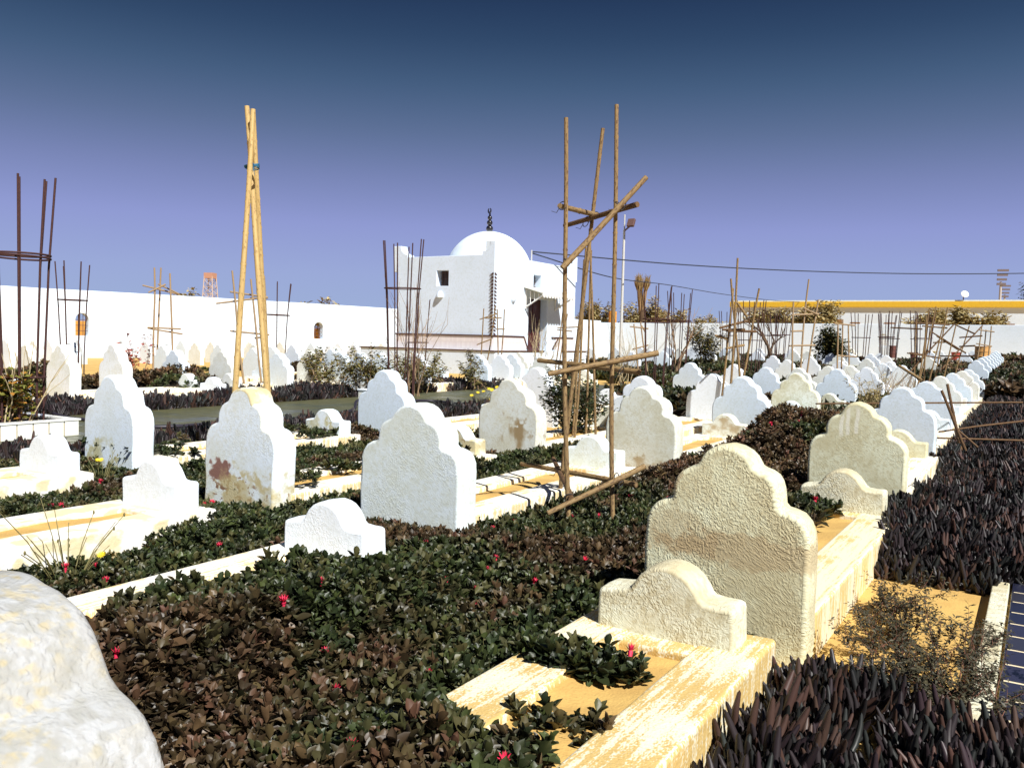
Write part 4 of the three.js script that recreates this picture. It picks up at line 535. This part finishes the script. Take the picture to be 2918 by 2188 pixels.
plant('wispy_plant', 'wispy thin-leaved plant among the middle right headstones', 'plant', [-2.6, 0, -16.4], 58, { stems: 16, lean: .6, foot: .35, len: .5, rad: .008, depth: 1, per: 5, l: .09, w: .02, jit: .06, leafMat: leafMat(.26, .2, .07), stemMat: PALE });
plant('dry_brush', 'heap of dry brown brush under the leaning canes', 'brush', [-2.7, 0, -21.6], 59, { stems: 60, lean: 1.6, foot: 1.8, len: .6, rad: .007, depth: 1, per: 0, stemMat: TWIG, spread: 1 });
plant('dry_brush', 'low dry brush behind the drip-marked headstone', 'brush', [-2.5, 0, -12.6], 60, { stems: 24, lean: 1.2, foot: .8, len: .4, rad: .005, depth: 1, per: 1, l: .03, w: .016, jit: .03, leafMat: leafMat(.2, .13, .05), stemMat: PALE });
plant('red_sprout', 'red-leaved sprout beside the tall headstones at far left', 'plant', [-18.4, 0, -12.6], 61, { stems: 9, lean: .5, foot: .3, len: .62, rad: .012, depth: 1, per: 7, l: .09, w: .05, jit: .1, leafMat: leafMat(.32, .05, .03), stemMat: TWIG });
for (const [x, z, s, lb, n] of [[-.42, -4.2, 62, 'spreading grey-green weed on the sandy patch, bigger clump', 20], [-.22, -3.75, 63, 'dark straggly weed at the corner of the pale kerb stone', 34], [-.72, -4.75, 64, 'thin dry weed at the foot of the beige grave box', 12]])
  plant('straggly_weed', lb, 'weed', [x, 0, z], s, { stems: n, lean: 2.4, foot: .5, len: .15, rad: .003, depth: 2, spread: .8, per: 4, l: .024, w: .009, jit: .03, leafMat: leafMat(.035, .032, .016), leaf2: leafMat(.07, .06, .03), stemMat: mat({ color: rgb(.2, .09, .06) }) });
for (const [x, z, s, lb] of [[-4.1, -7.2, 66, 'small green shrub at the foot of the brown-streaked headstone'], [-3.95, -7.9, 67, 'upright green sprigs beside the low footstone behind the trellis']]) plant('small_shrub', lb, 'shrub', [x, .05, z], s, { stems: 10, lean: .5, foot: .25, len: .16, rad: .004, depth: 1, per: 6, l: .035, w: .016, jit: .05, leafMat: leafMat(.07, .07, .025), leaf2: DKG });
// yellow daisies
function daisies(label, pos, heads, seed, m = .05, K = 1) { const r = rng(seed), g = thing('yellow_daisy', label, 'flower', pos), st = []; for (const [x, y, z] of heads) { st.push(sweep([V((r() - .5) * m, -.04, (r() - .5) * m), V(x * .5 + (r() - .5) * m, y * .55, z * .5), V(x, y, z)], [.0025, .002, .0018], 4)); const f = part('flower_head', daisyG, yellowM, g); f.position.set(x, y, z); f.rotation.set(.5 + (r() - .5) * .5, 0, -.3 + (r() - .5) * .5); part('flower_centre', daisyC, yCenterM, f); } for (let k = 0; k < 14 * K; k++) { const a = r() * 6.28, l = (.12 + r() * .2) * K, q = V(Math.cos(a) * l * .7, l * (.7 + r() * .5), Math.sin(a) * l * .7); st.push(sweep([V(0, -.03, 0), q.clone().multiplyScalar(.55).add(V(0, .03, 0)), q], [.0032, .0028, .002], 4)); if (k % 2) st.push(new THREE.SphereGeometry(.007, 6, 5).scale(.8, 1.7, .8).translate(q.x, q.y, q.z)); } part('stems', merge(st), leafMat(.16, .14, .05), g); return g; }
daisies('dandelion-like weed with seed stalks and a yellow head before the stained grave box', [-4.2, .02, -2.5], [[.42, .3, .08], [-.02, .06, .12], [.1, .07, .16]], 71, .1, 1.6);
daisies('pair of yellow daisies beside the greenish-stained headstone', [-6.72, .04, -4.3], [[-.1, .24, -.03], [-.03, .25, -.02]], 72);
for (const [x, z, s, lb] of [[-8.9, -13.4, 73, 'few yellow blossoms beside the hose on the path'], [-9.3, -14.2, 74, 'yellow blossoms at the far path edge, behind the streaked headstone']]) daisies(lb, [x, .1, z], [[0, .3, 0], [.25, .35, .1], [-.2, .22, .1], [.1, .15, -.1]], s).children.forEach(c => { if (c.name === 'flower_head') c.scale.setScalar(2); });

// ---------------------------------------------------------------- canes, trellises, cages
function cane(p, q, r0, r1, seed, sides = 8) { // bamboo or reed: slightly bent, swollen at its nodes
  const L0 = p.distanceTo(q), step = lerp(.24, .42, h2(seed, 1, 1)) * (r0 > .018 ? 1 : .8), n = Math.max(2, Math.round(L0 / step)), pts = [], rad = []; const bend = V(h2(seed, 2, 3) - .5, 0, h2(seed, 4, 3) - .5).multiplyScalar(.035 * L0);
  const at = t => V().lerpVectors(p, q, t).addScaledVector(bend, Math.sin(t * Math.PI) * .5 + .25 * Math.sin(t * 7 + seed));
  for (let i = 0; i < n; i++) { const t0 = i / n, e = .014 / L0 * (r0 > .018 ? 1 : .7); const rr = lerp(r0, r1, t0); if (i > 0) { pts.push(at(t0 - e), at(t0), at(t0 + e)); rad.push(rr * 1.0, rr * 1.16, rr * .98); } else { pts.push(at(0)); rad.push(rr); } pts.push(at(t0 + .5 / n)); rad.push(rr * .97); }
  pts.push(at(1)); rad.push(r1); return sweep(pts, rad, sides);
}
function trellis(name, label, cat, key, rp, rb, o = {}) {
  const D = STICKS[key], all = D.p.concat(D.b), c = V(); const ref = D.p.length ? D.p : D.b; ref.forEach(s => c.add(V(s[3], 0, s[5]))); c.multiplyScalar(1 / ref.length); c.y = 0; const y0 = terr(c.x, c.z);
  const g = thing(name, label, cat, [c.x, 0, c.z]), seed = o.seed || 1; const rel = s => [V(s[3], s[4], s[5]).sub(c), V(s[0], s[1], s[2]).sub(c)];
  D.p.forEach((s, i) => { const [b, t] = rel(s); part('pole', cane(b, t, rp, rp * .8, seed + i, o.sides), o.mat || caneM, g); });
  D.b.forEach((s, i) => { const [b, t] = rel(s); part('crossbar', cane(b, t, rb, rb * .85, seed + 20 + i, o.sides), (o.dark && o.dark.includes(i)) ? caneDarkM : (o.barMat || o.mat || caneM), g); });
  if (o.ties) o.ties.forEach(([i, j]) => { // wire wound round a crossing of bar i with pole j
    const [b0, b1] = rel(D.b[i]), [p0, p1] = rel(D.p[j]); let best = 1e9, at = V(); for (let k = 0; k <= 60; k++) { const q = V().lerpVectors(b0, b1, k / 60), l = new THREE.Line3(p0, p1).closestPointToPoint(q, true, V()); const d = l.distanceTo(q); if (d < best) { best = d; at.lerpVectors(q, l, .5); } }
    const d = V().subVectors(b1, b0).normalize(); const t = new THREE.TorusGeometry(rp * 1.75, .0035, 5, 18); const qq = new THREE.Quaternion().setFromUnitVectors(V(0, 0, 1), d.clone().add(V(0, .5, .2)).normalize()); t.applyQuaternion(qq).translate(at.x, at.y, at.z);
    const tail = sweep([at.clone().add(V(-rp, -rp, rp)), at.clone().add(V(-.03, -.05, .03)), at.clone().add(V(-.06, -.04, .05))], [.003, .003, .002], 4); part('wire_tie', merge([t, tail]), tieM, g); });
  return g;
}
trellis('cane_trellis', 'tall trellis of grey-brown canes tied with wire, right of centre', 'trellis', 'bigTrellis', .018, .021, { seed: 5, sides: 10, dark: [2, 7], ties: [[0, 1], [0, 0], [1, 0], [1, 2], [2, 2], [2, 1], [3, 0], [3, 1], [4, 1], [4, 2], [5, 1], [5, 2], [6, 0], [6, 1], [7, 0]] });
{ const t = trellis('bamboo_tripod', 'tall tripod of yellow bamboo poles tied with blue twine', 'tripod', 'tripod', .031, .02, { seed: 51, sides: 12, mat: bambooM });
  const m = mat({ color: rgb(.02, .12, .22), roughness: .8 }), c = V(-6.73, 3.03, -5.9).sub(t.position), gs = []; for (let k = 0; k < 4; k++) gs.push(new THREE.TorusGeometry(.072, .006, 5, 20).rotateX(Math.PI / 2 + (k - 1.5) * .12).scale(1.15, 1, .8).translate(c.x, c.y + k * .009, c.z)); gs.push(new THREE.SphereGeometry(.026, 8, 6).translate(c.x + .05, c.y + .02, c.z + .055), sweep([V(c.x + .05, c.y, c.z + .06), V(c.x + .1, c.y - .02, c.z + .07), V(c.x + .12, c.y - .1, c.z + .07)], [.005, .004, .002], 4)); part('twine', merge(gs), m, t); }
trellis('cane_trellis', 'bundle of tall canes standing behind the dark bush', 'trellis', 'backTripod', .017, .015, { seed: 61 });
trellis('stick_frame', 'wooden stick frame with two pairs of crossbars before the left wall', 'trellis', 'wallTrellis', .03, .026, { seed: 71, mat: stickM });
trellis('stick_frame', 'loose stick frame seen through the legs of the bamboo tripod', 'trellis', 'tripodBack', .026, .024, { seed: 81, mat: stickM });
trellis('stick_frame', 'small stick frame before the near corner of the shrine', 'trellis', 'cornerTrellis', .022, .02, { seed: 91, mat: caneM });
trellis('stick_frame', 'small stick frame right of the shrine door', 'trellis', 'doorTrellis', .022, .02, { seed: 101, mat: caneM });
trellis('stick_frame', 'tall leaning stakes with crossed sticks behind the mid-right headstones', 'trellis', 'stakeTrellis', .02, .02, { seed: 111, dark: [0, 1, 2] });
trellis('stick_frame', 'tall stick frame left of the wheelbarrow', 'trellis', 'midTrellis', .024, .022, { seed: 121, mat: stickM });
trellis('stick_frame', 'stick frame behind the wheelbarrow before the gnarled tree', 'trellis', 'farTrellis', .026, .024, { seed: 131, mat: stickM });
trellis('stick_frame', 'slight stick frame before the wall right of the lamp pole', 'trellis', 'wallStakes', .03, .026, { seed: 141, mat: stickM });
trellis('stick_frame', 'stick frame farthest right, before the blank wall', 'trellis', 'farRightTrellis', .03, .028, { seed: 151, mat: stickM });
trellis('cane_heap', 'tangle of long canes leaning on one another at right', 'cane heap', 'caneHeap', .02, .022, { seed: 161, mat: caneM, barMat: caneDarkM });
trellis('cane_barrier', 'low barrier of canes and stakes beside the right-hand graves', 'barrier', 'barrier', .02, .013, { seed: 171, mat: caneDarkM, barMat: caneDarkM });
trellis('fallen_cane', 'single cane lying slanted on the dry brush', 'cane', 'fallen', .02, .03, { seed: 181 });
// iron cages: straight rods spreading to the top, two hoops
function cage(label, x, z, h, r, seed, o = {}) {
  const g = thing('iron_cage', label, 'plant cage', [x, terr(x, z) + (o.y || 0), z], 0, o.group), n = o.n || 7, t = o.t || .011, rr = rng(seed);
  for (let k = 0; k < n; k++) { const a = k / n * 6.283 + seed, c = Math.cos(a), s = Math.sin(a), hh = h * (.94 + rr() * .07), f = 1 + (rr() - .5) * .12; part('rod', sweep([V(c * r * .72, -.08, s * r * .72), V(c * r * .74, h * .18, s * r * .74), V(c * r * .9, h * .62, s * r * .9), V(c * r * 1.12 * f, hh, s * r * 1.12 * f)], [t, t, t, t], 6), rustM, g); }
  for (const [y, k] of o.hoops || [[.66, .93]]) part('hoop', new THREE.TorusGeometry(r * k + t, t, 6, 40).rotateX(Math.PI / 2 + (rr() - .5) * .06).translate(0, h * y, 0), rustM, g);
  return g;
}
cage('tall rusty rod cage in the tiled planter at the left edge', -10.85, -5.85, 3.2, .36, 1.3, { y: .17, n: 8, t: .0135, hoops: [[.665, .93], [.655, .93], [.19, .76]] });
cage('rusty rod cage before the first arched opening in the left wall', -24.76, -14.92, 3.4, .42, 2.1, { n: 6, t: .018 });
cage('rusty rod cage before the left face of the shrine', -11.95, -14.7, 3.55, .4, .4, { n: 8, t: .014, hoops: [[.69, .95]] });
cage('smaller rod cage behind the one before the shrine', -14.4, -18.4, 2.5, .32, .9, { n: 6, t: .012, hoops: [[.5, .86]] });
cage('thin rod cage right of the bamboo tripod, before the left wall', -25.1, -23.3, 3.4, .5, 1.8, { n: 6, t: .019, hoops: [[.62, .92]] });
cage('tall iron cage round the thin bare tree right of the shrine', -11.6, -30.6, 3.4, .42, .2, { n: 7, t: .017, hoops: [[.66, .93], [.645, .93]] });
cage('iron cage behind the leaning stakes, before the right wall', -9.6, -33, 3.1, .5, 2.7, { n: 8, t: .016, hoops: [[.5, .9]] });
cage('iron cage between the two stick frames before the right wall', -11.4, -44.5, 3.0, .5, .7, { n: 6, t: .02, hoops: [[.6, .9]] });
cage('iron cage behind the tall canes right of the shrine', -9.9, -24.2, 3.2, .42, 1.1, { n: 6, t: .015, hoops: [[.66, .93], [.63, .93]] });
[[-8.3, -49], [-7.9, -55], [-6.6, -47], [-5.6, -52], [-5.1, -46.5]].forEach(([x, z], i) => cage('slim distant iron cage among the canes before the right wall', x, z, 3.1, .5, i * 1.3, { n: 6, t: .02, group: 'distant cages before the right wall', hoops: [[.55, .9]] }));
[[-14.6, -46], [-13.4, -50.5]].forEach(([x, z], i) => cage('slim far iron cage left of the gnarled tree', x, z, 3.1, .5, i * 1.7, { n: 6, t: .02, group: 'far cages left of the gnarled tree', hoops: [[.55, .9]] }));

// ---------------------------------------------------------------- planter, hose and odds and ends
{ const x1 = -10.42, g = thing('tiled_planter', 'low square planter faced with white tiles at the left edge', 'planter', [x1, 0, -5.4]); const tm = [0, 1].map(k => mat({ color: k ? rgb(.72, .74, .7) : rgb(.78, .79, .75), roughness: .22 })), tg = box(.012, .195, .181, 0, 0, 0, .004), te = box(.181, .195, .012, 0, 0, 0, .004);
  part('core', box(.1, .2, 1.9, -.05, .13, 0), mat({ color: rgb(.4, .33, .2) }), g); part('core', box(1.1, .2, .1, -.6, .13, -.9), mat({ color: rgb(.4, .33, .2) }), g); part('core', box(.1, .2, 1.9, -1.15, .13, 0), mat({ color: rgb(.4, .33, .2) }), g); part('core', box(1.1, .2, .1, -.6, .13, .9), mat({ color: rgb(.4, .33, .2) }), g);
  for (let k = 0; k < 10; k++) part('tile', tg, tm[k % 2], g).position.set(.008, .14, -.86 + k * .195); for (let k = 0; k < 5; k++) part('tile', te, tm[k % 2], g).position.set(-.14 - k * .195, .14, -.958);
  part('rim', box(.13, .02, 1.95, -.04, .245, 0), tm[0], g); part('rim', box(1.1, .02, .13, -.66, .245, -.9), tm[0], g);
  part('soil', box(1.0, .14, 1.7, -.6, .11, 0), underM, g); }
{ const pts = [[-13.2, .1, -7.5], [-12.5, .06, -7.42], [-11.8, .07, -7.32], [-10.9, .08, -7.12], [-10.26, .075, -7.47], [-10.13, .075, -8.13], [-9.9, .075, -10.2], [-10.25, .1, -11.3], [-10.75, .2, -12.0], [-10.9, .12, -13.2], [-10.75, .075, -14.3], [-9.85, .075, -14.1], [-9.75, .075, -14.9], [-9.9, .075, -17]].map(p => V(...p));
  const o = shadow(new THREE.Mesh(new THREE.TubeGeometry(new THREE.CatmullRomCurve3(pts), 160, .026, 8), mat({ color: rgb(.022, .018, .03), roughness: .5 }))); o.name = 'garden_hose'; scene.add(o); tag(o, 'black garden hose lying along the tiled path', 'hose'); }
{ const t = thing('stone_block', 'small pale tiled block standing on the path beside the hose', 'block', [-11.1, .04, -12.6]); part('block', box(.22, .3, .22, 0, .15, 0, .012), P.cream, t); part('cap', box(.25, .03, .25, 0, .315, 0, .006), P.clean, t); }
{ const t = thing('bucket', 'white bucket at the right edge beside the far file of headstones', 'bucket', [-.2, .22, -48.5]); part('body', new THREE.CylinderGeometry(.36, .3, .75, 24, 1, true).translate(0, .38, 0), mat({ color: rgb(.75, .76, .78), roughness: .4, side: THREE.DoubleSide }), t); part('rim', new THREE.TorusGeometry(.36, .02, 6, 28).rotateX(Math.PI / 2).translate(0, .75, 0), whitePaint, t); part('base', new THREE.CylinderGeometry(.3, .3, .02, 24).translate(0, .02, 0), whitePaint, t); part('handle', new THREE.TorusGeometry(.34, .012, 5, 20, Math.PI).rotateY(.4).rotateX(.5).translate(0, .74, 0), ironM, t); }
{ const WB = [-6.2, .03, -33.2]; const t = thing('wheelbarrow', 'old wheelbarrow with a pale tray among the right-hand graves', 'wheelbarrow', WB, .9); const tray = new THREE.Shape(); const m = mat({ color: rgb(.45, .46, .38), roughness: .5, side: THREE.DoubleSide });
  const p = []; const ring = (w, l, y, dx) => [V(-l / 2 + dx, y, -w / 2), V(l / 2 + dx, y, -w / 2), V(l / 2 + dx, y, w / 2), V(-l / 2 + dx, y, w / 2)]; const a = ring(.42, .6, .42, 0), b = ring(.72, 1.1, .72, .05); const tri = (x, y, z) => p.push(...x.toArray(), ...y.toArray(), ...z.toArray()); for (let k = 0; k < 4; k++) { const n = (k + 1) % 4; tri(a[k], b[k], a[n]); tri(a[n], b[k], b[n]); } tri(a[0], a[1], a[2]); tri(a[0], a[2], a[3]); const g = new THREE.BufferGeometry(); g.setAttribute('position', new THREE.Float32BufferAttribute(p, 3)); g.computeVertexNormals(); part('tray', boxUV(g), m, t);
  part('rim', merge([0, 1, 2, 3].map(k => bar(b[k], b[(k + 1) % 4], .018))), m, t);
  for (const s of [-1, 1]) { part('handle', sweep([V(-.62, .22, s * .08), V(0, .39, s * .22), V(.75, .6, s * .3), V(1.05, .62, s * .3)], [.02, .02, .02, .022], 6), ironM, t); part('leg', bar(V(.3, .42, s * .24), V(.42, -.02, s * .26), .018), ironM, t); } part('wheel', new THREE.TorusGeometry(.17, .045, 8, 20).translate(-.66, .2, 0), tieM, t); }
for (const [x, z, w, h, c, lb, n] of [[-8.2, -60, .42, .8, [.14, .05, .04], 'dark brown drum left of the lattice window', 'oil_drum'], [-7.0, -60.5, .5, .4, [.2, .06, .05], 'squat maroon pot beside the dark brown drum', 'pot'], [-6.0, -61, .8, .5, [.6, .42, .14], 'mustard crate-like tub right of the maroon pot', 'tub'], [-4.4, -58, .55, .5, [.45, .09, .06], 'small red pot under the cane tangle', 'pot'], [-2.9, -56, .8, .9, [.6, .32, .1], 'orange drum behind the cane tangle', 'oil_drum']]) {
  const t = thing(n, lb, n.replace('oil_', ''), [x, terr(x, z) + .25, z]); const m = mat({ color: rgb(...c), roughness: .6 }); part('stand', box(w * 1.2, .45, w * 1.2, 0, -.1, 0), P.cream, t); part('body', new THREE.CylinderGeometry(w / 2, w / 2 * (n === 'oil_drum' ? 1 : .75), h, 18).translate(0, h / 2 + .12, 0), m, t); for (const k of n === 'oil_drum' ? [.05, .36, .66, .97] : [.95]) part('rim', new THREE.TorusGeometry(w / 2 + .005, .022, 6, 22).rotateX(Math.PI / 2).translate(0, h * k + .12, 0), m, t); }
scene.traverse(o => { if (o.isMesh) shadow(o); });
renderer.render(scene, camera);
